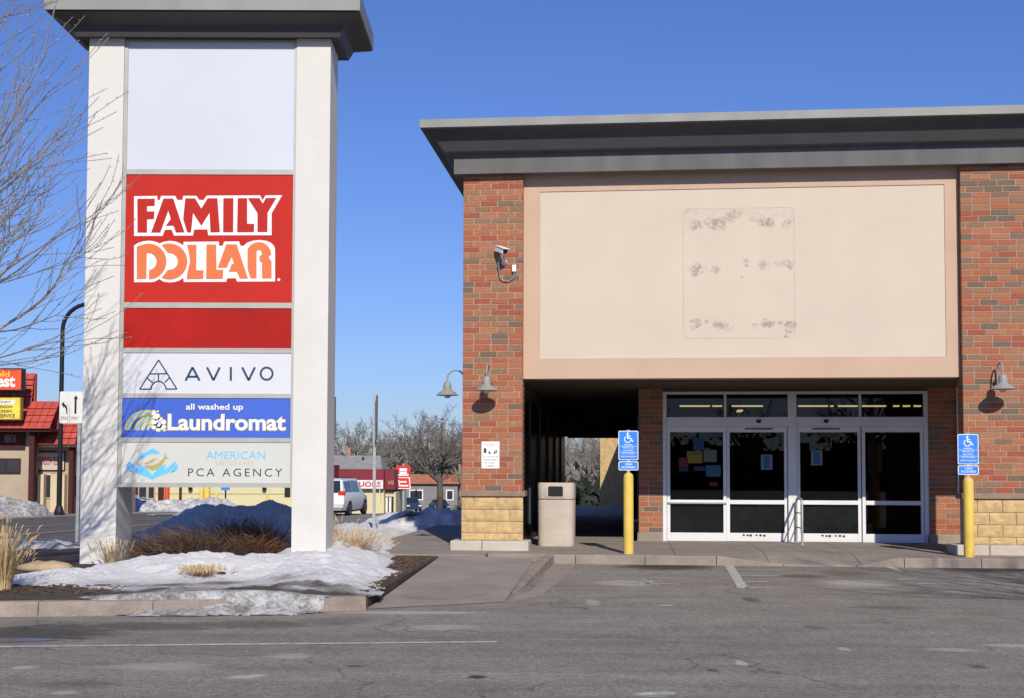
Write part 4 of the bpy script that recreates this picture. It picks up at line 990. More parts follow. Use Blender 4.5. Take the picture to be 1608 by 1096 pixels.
# cap of the pylon: stepped underside and a metal lip, returning round both ends
capp = [(.02, ztopc), (.15, PZ(58.5, 325, PY - .15)), (.22, PZ(40, 325, PY - .22)), (.25, PZ(37.5, 325, PY - .25)), (.48, PZ(19, 325, PY - .48))]
def ringcap(pts_, name, m_, parent):
    b = MB()
    for a, z in pts_: b.v += [(cxl0 - a, PY - a, z), (cxr1 + a, PY - a, z), (cxr1 + a, PY + PD + a, z), (cxl0 - a, PY + PD + a, z)]
    for i in range(len(pts_) - 1):
        for k in range(4): q = 4 * i + k; r = 4 * i + (k + 1) % 4; b.f.append((q, r, r + 4, q + 4))
    e = 4 * (len(pts_) - 1); b.f += [(3, 2, 1, 0), (e, e + 1, e + 2, e + 3)]
    return b.build(name, m_, parent)
M_CAPD = mat('dark cap', (.06, .058, .062), .6, .12, 1.2)
cp = ringcap(capp, 'cap', M_CAPD, pyl)
zl = PZ(16, 325, PY - .5)
ringcap([(.47, zl), (.50, zl), (.50, zl + .27), (.40, zl + .29)], 'cap_lip', M_LIP, pyl)
bx('lip_seam', M_LIP, pyl, PX(314, 10, PY - .5) - .008, PX(314, 10, PY - .5) + .008, PY - .5035, PY - .5008, zl + .004, zl + .268)

# ------------------------------------------------------------------ SNOW
def snow(name, label, x0, x1, y0, y1, bumps, m, nx=70, ny=50, base=.12, amp=.08, dirt=lambda x, y, h: 0, seed=0, thr=.04, group=None, fr=1.6, cut=-.05):
    b = MB(); ds = []
    for j in range(ny + 1):
        for i in range(nx + 1):
            x = x0 + (x1 - x0) * i / nx; y = y0 + (y1 - y0) * j / ny
            h = 0
            for cx, cy, rx, ry_, hh_ in bumps: h = max(h, hh_ * math.exp(-(((x - cx) / rx) ** 2 + ((y - cy) / ry_) ** 2) ** 1.3)) if hh_ < 0 else h + hh_ * math.exp(-(((x - cx) / rx) ** 2 + ((y - cy) / ry_) ** 2) ** 1.3)
            n = noise.fractal((x * fr + seed * 9, y * fr, seed), 1.0, 2.0, 5); n2 = noise.noise((x * 5.5, y * 5.5, seed + 3))
            k = min(1, h / .15)
            n3 = noise.noise((x * 13, y * 13, seed + 5)); n4 = abs(noise.noise((x * 2.6 + 4, y * 2.6, seed + 8)))
            h2 = h + k * (amp * n + amp * .42 * n2 + amp * .2 * n3 - amp * .5 * n4) - thr - .02 * (n + .3)
            e = min(i, nx - i, j, ny - j) / 3.0
            if e < 1: h2 = min(h2, -.08 + .2 * e)
            b.v.append((x, y, base(x, y) + h2 if callable(base) else base + h2)); ds.append(max(0, min(1, dirt(x, y, h2))))
    for j in range(ny):
        for i in range(nx):
            a = j * (nx + 1) + i; q = (a, a + 1, a + nx + 2, a + nx + 1)
            zz_ = [b.v[k][2] - (base(b.v[k][0], b.v[k][1]) if callable(base) else base) for k in q]
            if max(zz_) > cut: b.f.append(q)
    me = bpy.data.meshes.new(name); me.from_pydata(b.v, [], b.f); at = me.attributes.new('dirt', 'FLOAT', 'POINT')
    for i, d in enumerate(ds): at.data[i].value = d
    bm = bmesh.new(); bm.from_mesh(me); bmesh.ops.delete(bm, geom=[v for v in bm.verts if not v.link_faces], context='VERTS'); bm.to_mesh(me); bm.free()
    for p_ in me.polygons: p_.use_smooth = True
    me.materials.append(m); o = link(name, me); return tag(o, label, 'snow', group)
# bank in front of the pylon (clean crest, grey icy front)
def fr_dirt(x, y, h):
    yk = 14.0 + (x + 1.6) * -.06
    f = max(0, 1 - (y - 13.7) / 2.4); side = max(0, 1 - abs(x + 3.6) / 2.2)
    pt = .5 + .9 * noise.fractal((x * 1.3, y * 2.2, 4), 1.0, 2.0, 4)
    return f * 1.9 * (.35 + .75 * side) * max(.35, pt) + max(0, .07 - h) * 2.0 - .10
snow('snow_bank', 'low sunlit snow bank with a grey icy front before the pylon sign', -7.4, -1.45, 13.55, 19.3,
     [(-2.4, 16.5, .62, 1.4, .17), (-3.5, 17.2, 1.5, .9, .25), (-4.9, 16.9, 1.1, .8, .14), (-5.8, 16.0, .8, .7, .12), (-3.5, 15.1, 1.9, .9, .065), (-2.5, 15.2, .6, .8, .06), (-3.1, 14.2, 1.5, .55, .062), (-2.2, 14.6, .45, .7, .06)], M_SNOW, 170, 140, .128, .078, fr_dirt, 1, .03, None, 2.2, -.006)
# ice over the kerb
def ykl(x): return 13.72 + (x + 1.6) * .139
def sst(t): t = max(0, min(1, t)); return t * t * (3 - 2 * t)
snow('ice_strip', 'thin strip of dirty ice lying over the kerb before the snow bank', -5.4, -1.8, 12.7, 14.2,
     [(-3.9, 13.42, .75, .34, .05), (-3.2, 13.52, .9, .36, .06), (-2.6, 13.6, .6, .30, .05)], M_SNOWD, 90, 44, lambda x, y: .014 + .15 * sst((y - ykl(x) + .16) / .17), .022, lambda x, y, h: .46, 2, .022, None, 3.0, .0)
# large shadowed pile behind
snow('snow_pile', 'big snow pile heaped behind the pylon sign in its shadow', -8.4, -3.2, 19.6, 26.5,
     [(-4.95, 23.0, 1.25, 1.5, .66), (-6.0, 22.6, .9, 1.2, .30), (-3.9, 22.6, 1.0, 1.3, .36), (-6.9, 23.4, .9, 1.0, .22)], M_SNOW, 130, 120, .1, .12, lambda x, y, h: .24, 5)
snow('snow_bank', 'sunlit snow bank running behind the tan grass beside the right column', -4.3, -1.4, 17.2, 30,
     [(-2.9, 19.6, .9, 1.8, .28), (-3.0, 22.5, .8, 2.2, .32), (-3.3, 26.5, .9, 2.6, .30), (-2.2, 18.4, .5, .9, .14)], M_SNOW, 60, 120, .1, .09, lambda x, y, h: .15 if h < .06 else .02, 8)
def vb(x, y): return gz(y) + .1
snow('snow_pile', 'long snow ridge along the far pavement in the shade of the store', -4.6, -.3, 29, 44,
     [(-2.5, 33.0, 1.2, 2.4, .44), (-1.2, 32.2, 1.2, 1.4, .40), (-3.4, 37, 1.0, 3.2, .40), (-1.5, 37.5, 1.1, 2.6, .38)], M_SNOW, 70, 80, vb, .14, lambda x, y, h: .05, 12)
snow('snow_pile', 'grey lumpy snow bank at the road edge beside the lane sign post', -12.0, -7.6, 20.6, 25.4,
     [(-8.6, 22.6, 1.3, 1.2, .20), (-10.2, 22.7, 1.4, 1.1, .16), (-11.6, 22.6, 1, 1, .16)], M_SNOWD, 80, 50, .03, .12, lambda x, y, h: .32, 14)
snow('snow_pile', 'tall grey ploughed snow heap across the street below the repair shop', -27, -19.0, 46, 58,
     [(-20.7, 50, 1.6, 1.8, .62), (-23.4, 49.5, 2.2, 1.6, .38), (-25.6, 49, 1.5, 1.5, .36), (-19.7, 52, 1.1, 2, .25)], M_SNOWD, 100, 60, lambda x, y: gz(y) + .1, .35, lambda x, y, h: .48, 17, fr=.9)
snow('snow_pile', 'ploughed snow heap across the street before the cream wall', -22, -14.6, 58, 72,
     [(-19.8, 64, 1.6, 3, .75), (-17.4, 66, 1.3, 3, .6), (-16.2, 69, 1.1, 3, .6)], M_SNOWD, 80, 60, lambda x, y: gz(y) + .1, .3, lambda x, y, h: .36, 19, fr=.9)

# ------------------------------------------------------------------ PLANTS
M_GRASS = mat('dry grass', (.50, .36, .19), .9, .25, 6)
def grass(x, y, z, h, n, spread, label, seed, lean=(0, 0)):
    r = random.Random(seed); b = MB()
    for i in range(n):
        a = r.uniform(0, 6.283); q = r.random() ** .6; L = h * r.uniform(.45, 1.1); bx0 = Vector((math.cos(a), math.sin(a), 0)) * q * spread * .35
        out = Vector((math.cos(a), math.sin(a), 0)) * spread * q * r.uniform(.4, 1.2) + Vector((lean[0], lean[1], 0)) * r.uniform(.3, 1.2)
        w = r.uniform(.003, .006); s = Vector((-math.sin(a), math.cos(a), 0)) * w; o = len(b.v); K = 4
        for k in range(K + 1):
            t_ = k / K; p_ = bx0 + out * t_ ** 1.7 + Vector((0, 0, L * (t_ - .22 * q * t_ ** 2.5))); sw_ = s * (1 - .75 * t_)
            b.v += [tuple(p_ - sw_), tuple(p_ + sw_)]
        for k in range(K): c = o + 2 * k; b.f.append((c, c + 1, c + 3, c + 2))
        if r.random() < .3: b.tube([p_, p_ + out * .12 + Vector((0, 0, .06)), p_ + out * .25 + Vector((0, 0, .08))], [.004, .008, .002], 4, False)
    o = b.build('grass_tuft', M_GRASS, recalc=False); o.location = (x, y, z); tag(o, label, 'grass', 'dry ornamental grass tufts in the bed'); return o
def gpos(x, y, z=.15): p_ = G(x, y, z); return p_.x, p_.y
gx, gy = gpos(556, 868, .22); grass(gx, gy, .12, .42, 700, .42, 'tan grass tuft spreading against the right column of the pylon', 3, (.05, 0)); 
gx, gy = gpos(528, 862, .22); grass(gx, gy, .12, .62, 260, .32, 'taller loose grass tuft at the foot of the right column', 4, (-.15, 0))
gx, gy = gpos(5, 922, .15); grass(gx, gy, .12, .80, 420, .28, 'upright tall tan grass tuft at the far end of the bed from the walkway', 5)
gx, gy = gpos(180, 880, .2); grass(gx, gy - .1, .12, .36, 170, .26, 'short grass tuft at the foot of the left column', 6, (-.08, 0))
gx, gy = gpos(318, 905, .15); grass(gx, gy, .165, .075, 420, .26, 'flattened dead grass clump poking out of the snow bank', 9)
M_TWIG = mat('shrub twigs', (.13, .082, .06), .9, .3, 5)
def shrub(x, y, z, rx, rz_, n, label, seed, m=M_TWIG):
    r = random.Random(seed); b = MB()
    for i in range(n):
        a = r.uniform(0, 6.283); el = r.uniform(.15, 1.0); d = Vector((math.cos(a) * math.cos(el * 1.5), math.sin(a) * math.cos(el * 1.5), math.sin(el * 1.5)))
        p_ = Vector((r.gauss(0, rx * .16), r.gauss(0, rx * .16), 0)); L = r.uniform(.55, 1.05); pts_ = [p_]
        for k in range(1, 4):
            d = (d + Vector((r.gauss(0, .22), r.gauss(0, .22), r.gauss(.03, .2)))).normalized(); p_ = p_ + Vector((d.x * rx, d.y * rx, d.z * rz_)) * L / 3; pts_.append(p_.copy())
            if r.random() < .8:
                dd = (d + Vector((r.gauss(0, .6), r.gauss(0, .6), r.gauss(0, .5)))).normalized(); b.tube([p_, p_ + Vector((dd.x * rx, dd.y * rx, dd.z * rz_)) * .28], [.004, .002], 3, False)
        b.tube(pts_, [.007, .006, .005, .003], 3, False)
    o = b.build('bare_shrub', m, recalc=False); o.location = (x, y, z); tag(o, label, 'shrub', 'leafless shrubs in the snow'); return o
gx, gy = gpos(300, 878, .15); shrub(gx, gy + .25, .1, .95, .55, 520, 'wide leafless brown shrub under the left half of the pylon sign', 1)
gx, gy = gpos(395, 874, .15); shrub(gx, gy + .3, .1, .75, .60, 480, 'leafless reddish brown shrub under the right half of the pylon sign', 2, mat('red twigs', (.17, .085, .05), .9, .3, 5))
gx, gy = gpos(238, 878, .15); shrub(gx, gy + .2, .1, .6, .45, 300, 'small leafless shrub beside the left column of the pylon', 6)
gx, gy = gpos(345, 870, .15); shrub(gx, gy + 1.2, .15, .6, .5, 260, 'dark leafless shrub half buried in the shaded snow pile', 8)
shrub(-2.55, 31.6, .12, .42, .34, 420, 'round dark shrub buried in the shaded snow ridge', 11); shrub(-1.3, 35.4, .1, .6, .42, 380, 'dark shrub on top of the shaded snow ridge', 12)
# stray bed items
gx, gy = gpos(62, 893, .15)
b = MB(); b.lathe([(0, 0), (.36, 0), (.4, .07), (.3, .15), (.12, .19), (0, .195)], 14)
b.v = [(x * (1.1 + .25 * noise.noise((x * 3, y * 3, z))), y * .6, z * .62 * (1 + .5 * noise.noise((x * 5, y * 5, 5)))) for x, y, z in b.v]
o = b.build('boulder', mat('tan rock', (.40, .30, .19), .95, .2, 6, .8, 20), smooth='all'); o.location = (gx, gy + .2, .12); tag(o, 'low tan boulder at the end of the snow bank', 'rock')
mch = MB(); r = random.Random(5)
for i in range(1500):
    if i < 900: s1, t1 = r.random(), r.uniform(.1, .98); q = LF.lerp(LB, t1); x_, y_ = q.x - .1 - s1 * .55, q.y
    else: q = G(r.uniform(-60, 580), r.uniform(918, 931.5), .125); x_, y_ = q.x, q.y
    M_ = Matrix.Translation((x_, y_, .13 + r.uniform(0, .012))) @ Matrix.Rotation(r.uniform(0, 6.3), 4, 'Z') @ Matrix.Rotation(r.uniform(-.6, .6), 4, 'X')
    l_, w_ = r.uniform(.012, .04), r.uniform(.005, .014); mch.box(-l_, l_, -w_, w_, -.003, .004, M_)
mo = mch.build('mulch_chips', mat('mulch chip', (.10, .065, .045), .9, .5, 9), kind='stuff'); mo['label'] = 'dark bark chips scattered over the bed'; mo['category'] = 'mulch'
for (x_, y_, c, l_, lab) in ((449, 905, (.03, .12, .6), .03, 'scrap of blue litter on the icy front of the snow bank'), (470, 907, (.35, .06, .04), .05, 'thin red litter strip on the icy front of the snow bank'), (348, 900, (.05, .045, .04), .05, 'dark clod beside the dead grass clump on the snow')):
    p_ = G(x_, y_, .22); q = MB(); q.box(-l_, l_, -.012, .012, 0, .02, Matrix.Rotation(.4, 4, 'Z') @ Matrix.Rotation(.3, 4, 'X')); q.box(-l_ * .5, l_ * .7, -.02, .005, .012, .03, Matrix.Rotation(-.5, 4, 'Z'))
    o = q.build('litter', mat('litter %d' % x_, c, .7)); o.location = (p_.x, p_.y, .215); tag(o, lab, 'litter')

# ------------------------------------------------------------------ BARE TREES
M_BARK = mat('grey bark', (.22, .19, .165), .9, .25, 4, .5, 30)
M_BARKL = mat('pale maple bark', (.36, .315, .28), .85, .25, 4, .5, 30)
M_BARK2 = mat('dark bark', (.10, .085, .075), .9, .3, 1.0)
M_TWIGG = mat('far twigs', (.20, .17, .15), .9, .2, .6)
LM = [1.0]; BUDS = [False]
def grow(bw, bt, p, d, L, rad, depth, r, up=.12, spread=.55, seglen=None, twig_r=.0035, kids=(3, 5), stop=0, bend=.16, sides=(8, 5, 3)):
    n = 5 if depth > 1 else 4; pts_ = [p.copy()]; rr = [rad]; q = p.copy(); dd = d.copy(); dirs = [dd.copy()]
    for k in range(n):
        dd = (dd + Vector((r.gauss(0, bend), r.gauss(0, bend), r.gauss(0, bend) + up * (1 if depth < 3 else .5)))).normalized()
        q = q + dd * L / n; pts_.append(q.copy()); dirs.append(dd.copy()); rr.append(max(twig_r, rad * (1 - .68 * (k + 1) / n)))
    tgt = bw if depth >= 2 else bt
    if BUDS[0] and depth <= 1:
        for k in range(1, n + 1):
            for e in range(2):
                c = pts_[k - 1].lerp(pts_[k], r.random()); a = Vector((r.gauss(0, 1), r.gauss(0, 1), r.gauss(.3, 1))).normalized()
                tgt.tube([c, c + a * r.uniform(.012, .035)], [.0045, .003], 3, False)
    tgt.tube(pts_, rr, sides[0] if depth >= 3 else sides[1] if depth == 2 else sides[2], False)
    if depth <= stop: return
    m = r.randint(*kids)
    for i in range(m):
        t_ = (i + r.uniform(.35, 1.0)) / m; f = .22 + .78 * t_; k = min(n - 1, int(f * n)); base = pts_[k].lerp(pts_[k + 1], f * n - k); bd = dirs[k]
        ax = bd.orthogonal().normalized(); ax.rotate(Matrix.Rotation(r.uniform(0, 6.283), 3, bd)); nd_ = (bd + ax * r.uniform(.6, 1.25) * spread * 1.5).normalized()
        grow(bw, bt, base, nd_, L * r.uniform(.42, .68) * (1.1 - .35 * f) * LM[0], max(twig_r, rr[k] * r.uniform(.42, .62)), depth - 1, r, up, spread, None, twig_r, kids, stop, bend, sides)
    grow(bw, bt, pts_[-1], dirs[-1], L * r.uniform(.45, .6), max(twig_r, rr[-1]), depth - 1, r, up, spread, None, twig_r, kids, stop, bend, sides)
def tree_from(limbs, trunk, label, cat_name, seed, loc, depth=4, twig_r=.0035, kids=(3, 5), group=None, up=.10, spread=.5, m1=None, m2=None, bend=.14):
    r = random.Random(seed); bw, bt = MB(), MB()
    t = thing(cat_name, label, 'tree', loc, 0, group)
    bw.tube(trunk[0], trunk[1], 10)
    for p_, d_, L, rad in limbs: grow(bw, bt, Vector(p_), Vector(d_).normalized(), L, rad, depth, r, up, spread, None, twig_r, kids, 0, bend)
    bw.build('trunk', m1 or M_BARKL, t, smooth='all', recalc=False); bt.build('crown', m2 or M_BARKL, t, recalc=False)
    return t
# young maple by the road; its branches reach in front of the pylon
TX, TY = -7.55, 13.9
lim = []
r = random.Random(41)
for z, dx, dy, dz, L, rad in ((2.35, 1, .05, .22, 2.3, .040), (2.5, .9, -.35, .12, 2.0, .036), (2.7, 1, .3, .35, 2.4, .042), (2.9, .95, -.2, .42, 2.3, .042), (3.1, .9, .3, .6, 2.3, .042), (3.4, 1, 0, .62, 2.5, .046), (3.7, .8, -.4, .75, 2.3, .044), (3.9, .85, .15, .95, 2.5, .046), (4.3, .75, .3, 1.2, 2.4, .044), (4.6, .7, -.15, 1.5, 2.4, .044), (5.0, .3, .2, 1.6, 2.3, .044),
                          (3.0, -.9, .4, .5, 2.4, .044), (3.6, -.8, -.5, .7, 2.3, .044), (4.2, -.5, .7, 1.0, 2.2, .042), (2.8, .1, -1, .4, 2.2, .04), (3.3, .0, 1, .6, 2.2, .04)):
    lim.append(((0, 0, z), (dx, dy, dz), L, rad))
LM[0] = 1.22; BUDS[0] = True
tree_from(lim, ([(0, 0, .05), (.02, 0, 1.5), (0, .03, 3.2), (.05, 0, 5.2), (.05, 0, 6.6)], [.13, .105, .085, .055, .02]), 'bare young maple whose budded branches reach before the pylon sign', 'maple_tree', 8, (TX, TY, 0), 2, .0042, (5, 7), None, .085, .34, None, None, .10)
LM[0] = 1.0; BUDS[0] = False
# maple whose shadow falls over the lot at the right
lim = []
for k in range(11):
    a = k * 2.4; lim.append(((0, 0, 2.2 + k * .26), (math.cos(a), math.sin(a), .45 + .09 * k), 2.2, .042))
tree_from(lim, ([(0, 0, 0), (.02, 0, 1.5), (0, .03, 3.2), (.05, 0, 6.0)], [.13, .105, .085, .02]), 'bare tree standing in the lot opposite the right-hand pilaster', 'maple_tree', 5, (8.3, 9.2, 0), 3, .004, (3, 5), None, .09, .45)
# far street trees: three builds, copied
def far_tree(seed, h, label, group, loc, depth=4, dark=False, nl=7):
    r = random.Random(seed); lim = []
    for k in range(nl):
        a = k * 2.4 + r.uniform(-.4, .4); z = h * r.uniform(.20, .42); lim.append(((0, 0, z), (math.cos(a), math.sin(a), r.uniform(.45, 1.3)), h * r.uniform(.26, .36), h * .016))
    return tree_from(lim, ([(0, 0, -.3), (h * .01, 0, h * .16), (0, h * .01, h * .3), (h * .02, 0, h * .52)], [h * .032, h * .025, h * .02, h * .006]), label, 'street_tree', seed, loc, depth, h * .0010, (3, 4), group, .05, .55, M_BARK2 if dark else M_BARK, M_TWIGG, .2)
GRP = 'bare trees down the street'
proto = []
specs = [(690, 124, 12.5, 'gnarled bare street tree with a forked trunk beside the parked cars'), (648, 175, 15.5, 'bare street tree rising behind the red pole sign'), (560, 180, 15.5, 'bare street tree behind the grey house roof')]
for i, (x_, Y_, h_, l_) in enumerate(specs):
    X_ = (x_ - 804) / FPX * Y_; proto.append(far_tree(60 + i, h_, l_, GRP, (X_, Y_, gz(Y_)), 4, i == 0, 7 if i else 8))
lab = 'bare grey tree in the row of street trees beyond the liquor store'
for i, (x_, Y_, k, s) in enumerate([(530, 205, 1, .95), (590, 215, 2, .9), (612, 200, 1, .92), (625, 240, 2, 1.1), (668, 215, 2, 1.05), (705, 195, 1, 1.05), (722, 165, 2, .95), (738, 200, 1, 1.1), (680, 260, 1, 1.15), (575, 270, 1, 1.1), (640, 290, 2, 1.2), (715, 270, 2, 1.2), (520, 280, 2, 1.1)]):
    c = copy_tree(proto[k]); c.location = ((x_ - 804) / FPX * Y_, Y_, gz(Y_)); c.rotation_euler = (0, 0, i * 1.7 + .4); c.scale = (s, s, s); c['label'] = lab
for i, (x_, Y_, k, s) in enumerate([(908, 190, 1, .95), (926, 205, 2, 1.0), (944, 185, 1, .9), (935, 240, 2, 1.1), (915, 250, 1, 1.1)]):
    c = copy_tree(proto[k]); c.location = ((x_ - 804) / FPX * Y_, Y_, gz(Y_)); c.rotation_euler = (0, 0, i * 2.3 + .9); c.scale = (s, s, s); c['label'] = 'bare tree seen through the arcade doorway behind the store'; c['group'] = 'bare trees behind the arcade'
# trees across the lot, behind the viewer: the shop glass mirrors them
for i in range(12):
    c = copy_tree(proto[1 + i % 2]); X_ = -44 + i * 9.5; c.location = (X_, -52 - 9 * (i % 3), 0); c.rotation_euler = (0, 0, i * 1.1); c.scale = (.62, .62, .62); c['label'] = 'bare tree across the lot, mirrored in the shop glass'; c['group'] = 'bare trees across the lot'
# dark thicket behind the arcade and a far hedge line
def thicket(name, label, pts_, h, w, n, seed, m, core=0):
    r = random.Random(seed); b = MB()
    for A_, B_ in zip(pts_, pts_[1:]):
        if core:
            for k in range(40):
                a_, c_ = Vector(A_).lerp(Vector(B_), k / 40), Vector(A_).lerp(Vector(B_), (k + 1) / 40); q_ = h * core * r.uniform(.8, 1.15)
                b.box(a_.x, c_.x, a_.y - .5, a_.y + .5, a_.z, a_.z + q_)
    for i in range(n):
        k = r.randrange(len(pts_) - 1); q = Vector(pts_[k]).lerp(Vector(pts_[k + 1]), r.random()); q += Vector((r.gauss(0, w), r.gauss(0, w), 0)); z = abs(r.gauss(0, h * .5)); s = r.uniform(.15, .5)
        a = r.uniform(0, 6.28); d1 = Vector((math.cos(a), math.sin(a), r.uniform(-.5, .5))) * s; d2 = Vector((-math.sin(a) * .3, math.cos(a) * .3, r.uniform(.4, 1.3))) * s; c = q + Vector((0, 0, z)); o = len(b.v)
        b.v += [tuple(c - d1), tuple(c + d2), tuple(c + d1 * .6 - d2 * .3)]; b.f.append((o, o + 1, o + 2))
    o = b.build(name, m, recalc=False, kind='stuff'); o['label'] = label; o['category'] = 'hedge'
M_EVER = mat('dark evergreen', (.028, .036, .026), .9, .4, .8)
thicket('hedge', 'unseen dark hedge added across the lot to darken the reflection in the shop glass', [(-60, -48, 0), (0, -50, 0), (70, -48, 0)], 3.6, .8, 14000, 9, mat('added_hedge', (.010, .012, .009), .95, .3, .8), 1.0)  # near-black hedge added behind the viewer so the door glass mirrors dark
thicket('thicket', 'dark thicket behind the store seen through the arcade', [(2, 68, gz(68)), (12, 72, gz(72))], 1.5, .8, 3500, 3, M_EVER)
thicket('hedge', 'dark evergreens at the foot of the far street trees', [(-16, 172, gz(172)), (-7, 168, gz(168)), (2, 176, gz(176))], 6.5, 1.6, 6000, 4, M_EVER)

# ------------------------------------------------------------------ STREET FURNITURE
# curved black street lamp
Yl = 52; pb = P(93, 785, Yl); pt = P(93, 478, Yl)
t = thing('street_lamp', 'tall black street lamp with an arm curving over the road', 'street lamp', (pb.x, Yl, gz(Yl)))
Hh = pt.z - gz(Yl)
pts_ = [(0, 0, 0), (0, 0, Hh - 1.1)]
for k in range(1, 9): a = math.pi / 2 * k / 8; pts_.append((1.1 * (1 - math.cos(a)), 0, Hh - 1.1 + 1.1 * math.sin(a)))
pts_ += [(2.6, 0, Hh)]
MB().tube(pts_, [.11] + [.085] * (len(pts_) - 2) + [.06], 12).build('pole', M_BLACKPOLE, t, smooth=True)
MB().lathe([(.2, 0), (.2, .25), (.13, .5)], 14).build('base', M_BLACKPOLE, t)
MB().box(2.5, 3.2, -.16, .16, Hh - .06, Hh + .08).build('lamp_head', M_BLACKPOLE, t, bevel=.04)
# lane sign on a steel post
Ys = 23.4; a = P(93, 664, Ys); b_ = P(131, 614, Ys); W = (b_.x - a.x)
t = thing('lane_sign', 'white lane-use road sign with two black arrows on a steel post', 'road sign', (a.x, Ys, 0))
sz0, sz1 = a.z, b_.z; H = sz1 - sz0
MB().box(W * .76, W * .76 + .075, .02, .065, 0, sz1).build('post', M_STEEL, t)
MB().box(W * .90, W * .90 + .03, .02, .05, 0, sz0 + .1).build('post', M_STEEL, t)
pl = MB().prism(rrect(0, W, sz0, sz1, .03), 0, .008).build('plate', mat('sign face', (.70, .70, .69), .5, .04, 4), t)
def sp_(x, y): return (W * (x - 733) / 350, sz1 - H * (y - 425) / 380)
flat([[sp_(955, 690), sp_(955, 515), sp_(940, 515), sp_(973, 468), sp_(1008, 515), sp_(985, 515), sp_(985, 690)]], -.003, 'arrow', M_BLACK, pl)
flat([[sp_(835, 690), sp_(833, 645), sp_(822, 620), sp_(800, 605), sp_(795, 622), sp_(762, 572), sp_(805, 545), sp_(800, 572), sp_(830, 590), sp_(850, 625), sp_(852, 690)]], -.003, 'arrow', M_BLACK, pl)
flat([[sp_(886, 790), sp_(886, 620), sp_(890, 620), sp_(890, 790)]], -.003, 'divider', M_BLACK, pl)
for x0, x1 in ((757, 872), (905, 1020)): A, B = sp_(x0, 760), sp_(x1, 722); text('lettering', 'ONLY', A[0], B[0], A[1], B[1], -.003, M_BLACK, pl)
# slim post with edge-on plate
q = G(587, 846, .1); t = thing('sign_post', 'slim galvanised post with a road plate seen edge-on beside the sidewalk', 'road sign', (q.x, q.y, .05), math.radians(93))
top = P(585, 619, q.y).z
MB().box(-.03, .03, -.03, .03, 0, top - .05).build('post', M_STEEL, t)
bx('plate', mat('dark plate back', (.22, .23, .24), .5), t, -.28, .28, -.045, -.034, P(585, 690, q.y).z - .05, top - .06)
t2_ = P(590, 770, q.y).z
bx('small_plate', mat('sign face', (.7, .7, .69), .5), t, -.02, .12, -.12, -.109, P(590, 795, q.y).z, P(590, 762, q.y).z)
q = P(526, 700, 34); t = thing('sign_post', 'road plate half hidden behind the right column of the pylon', 'road sign', (q.x - .06, 34, gz(34)), math.radians(92))
MB().box(-.03, .03, -.03, .03, 0, P(526, 622, 34).z - gz(34)).build('post', M_STEEL, t)
bx('plate', mat('dark plate back', (.14, .14, .15), .5), t, -.3, .3, -.045, -.034, P(526, 690, 34).z - gz(34), P(526, 622, 34).z - gz(34))
# red pole sign at the liquor store
Yp = 112; a = P(621, 767, Yp); b_ = P(645.5, 730, Yp); W = b_.x - a.x
t = thing('pole_sign', 'red two-panel liquor store sign on a pole by the street', 'sign', ((a.x + b_.x) / 2, Yp, gz(Yp)))
z0, z1 = a.z - gz(Yp), b_.z - gz(Yp); hm = (z0 + z1) / 2; M_PR = mat('pole sign red', (.68, .035, .03), .4, .05, 1)
MB().tube([(0, .2, 0), (0, .2, z1 + .15)], .12, 10).build('pole', M_STEEL, t)
p1 = MB().prism([(-W * .4, hm + .04), (W * .4, hm + .04), (W * .5, z1 - .3), (W * .42, z1), (-W * .42, z1), (-W * .5, z1 - .3)], -.1, .1).build('upper_panel', M_PR, t)
p2 = MB().prism([(-W * .5, z0 + .1), (-W * .45, z0), (W * .45, z0), (W * .5, z0 + .1), (W * .42, hm), (-W * .42, hm)], -.1, .1).build('lower_panel', M_PR, t)
flat([[(-W * .24, z1 - .78), (W * .24, z1 - .78), (W * .24, z1 - .58), (-W * .24, z1 - .58)]], -.104, 'white_block', M_LTRW, p1)
flat([[(-W * .24, z1 - .52), (W * .24, z1 - .52), (W * .24, z1 - .26), (-W * .24, z1 - .26)]], -.104, 'white_block', M_LTRW, p1)
flat([[(-W * .33, hm + .12), (W * .33, hm + .12), (W * .36, hm + .26), (-W * .36, hm + .26)]], -.104, 'white_block', M_LTRW, p1)
ow = [(-W * .5, z0 + .1), (-W * .45, z0), (W * .45, z0), (W * .5, z0 + .1), (W * .42, hm), (-W * .42, hm)]; cz_ = (z0 + hm) / 2
flat([ow], -.103, 'white_border', M_LTRW, p2); flat([[(x * .86, cz_ + (z - cz_) * .86) for x, z in ow]], -.106, 'red_field', M_PR, p2)
flat([seg(-W * .28, hm - .28, -W * .22, z0 + .25, .1), seg(-W * .25, hm - .42, W * .22, hm - .42, .14)], -.109, 'script_mark', M_LTRW, p2); flat([seg(-W * .18, z0 + .3, W * .34, z0 + .3, .14)], -.109, 'script_mark', M_LTRW, p2)
# utility pole
q = P(693, 800, 135); t = thing('utility_pole', 'thin dark utility pole behind the gnarled street tree', 'utility pole', (q.x, 135, gz(135)))
MB().tube([(0, 0, 0), (0, 0, 9.5)], [.13, .08], 8).build('pole', M_BARK2, t); bx('cross_arm', M_BARK2, t, -.5, .5, -.05, .05, 8.9, 9.0)

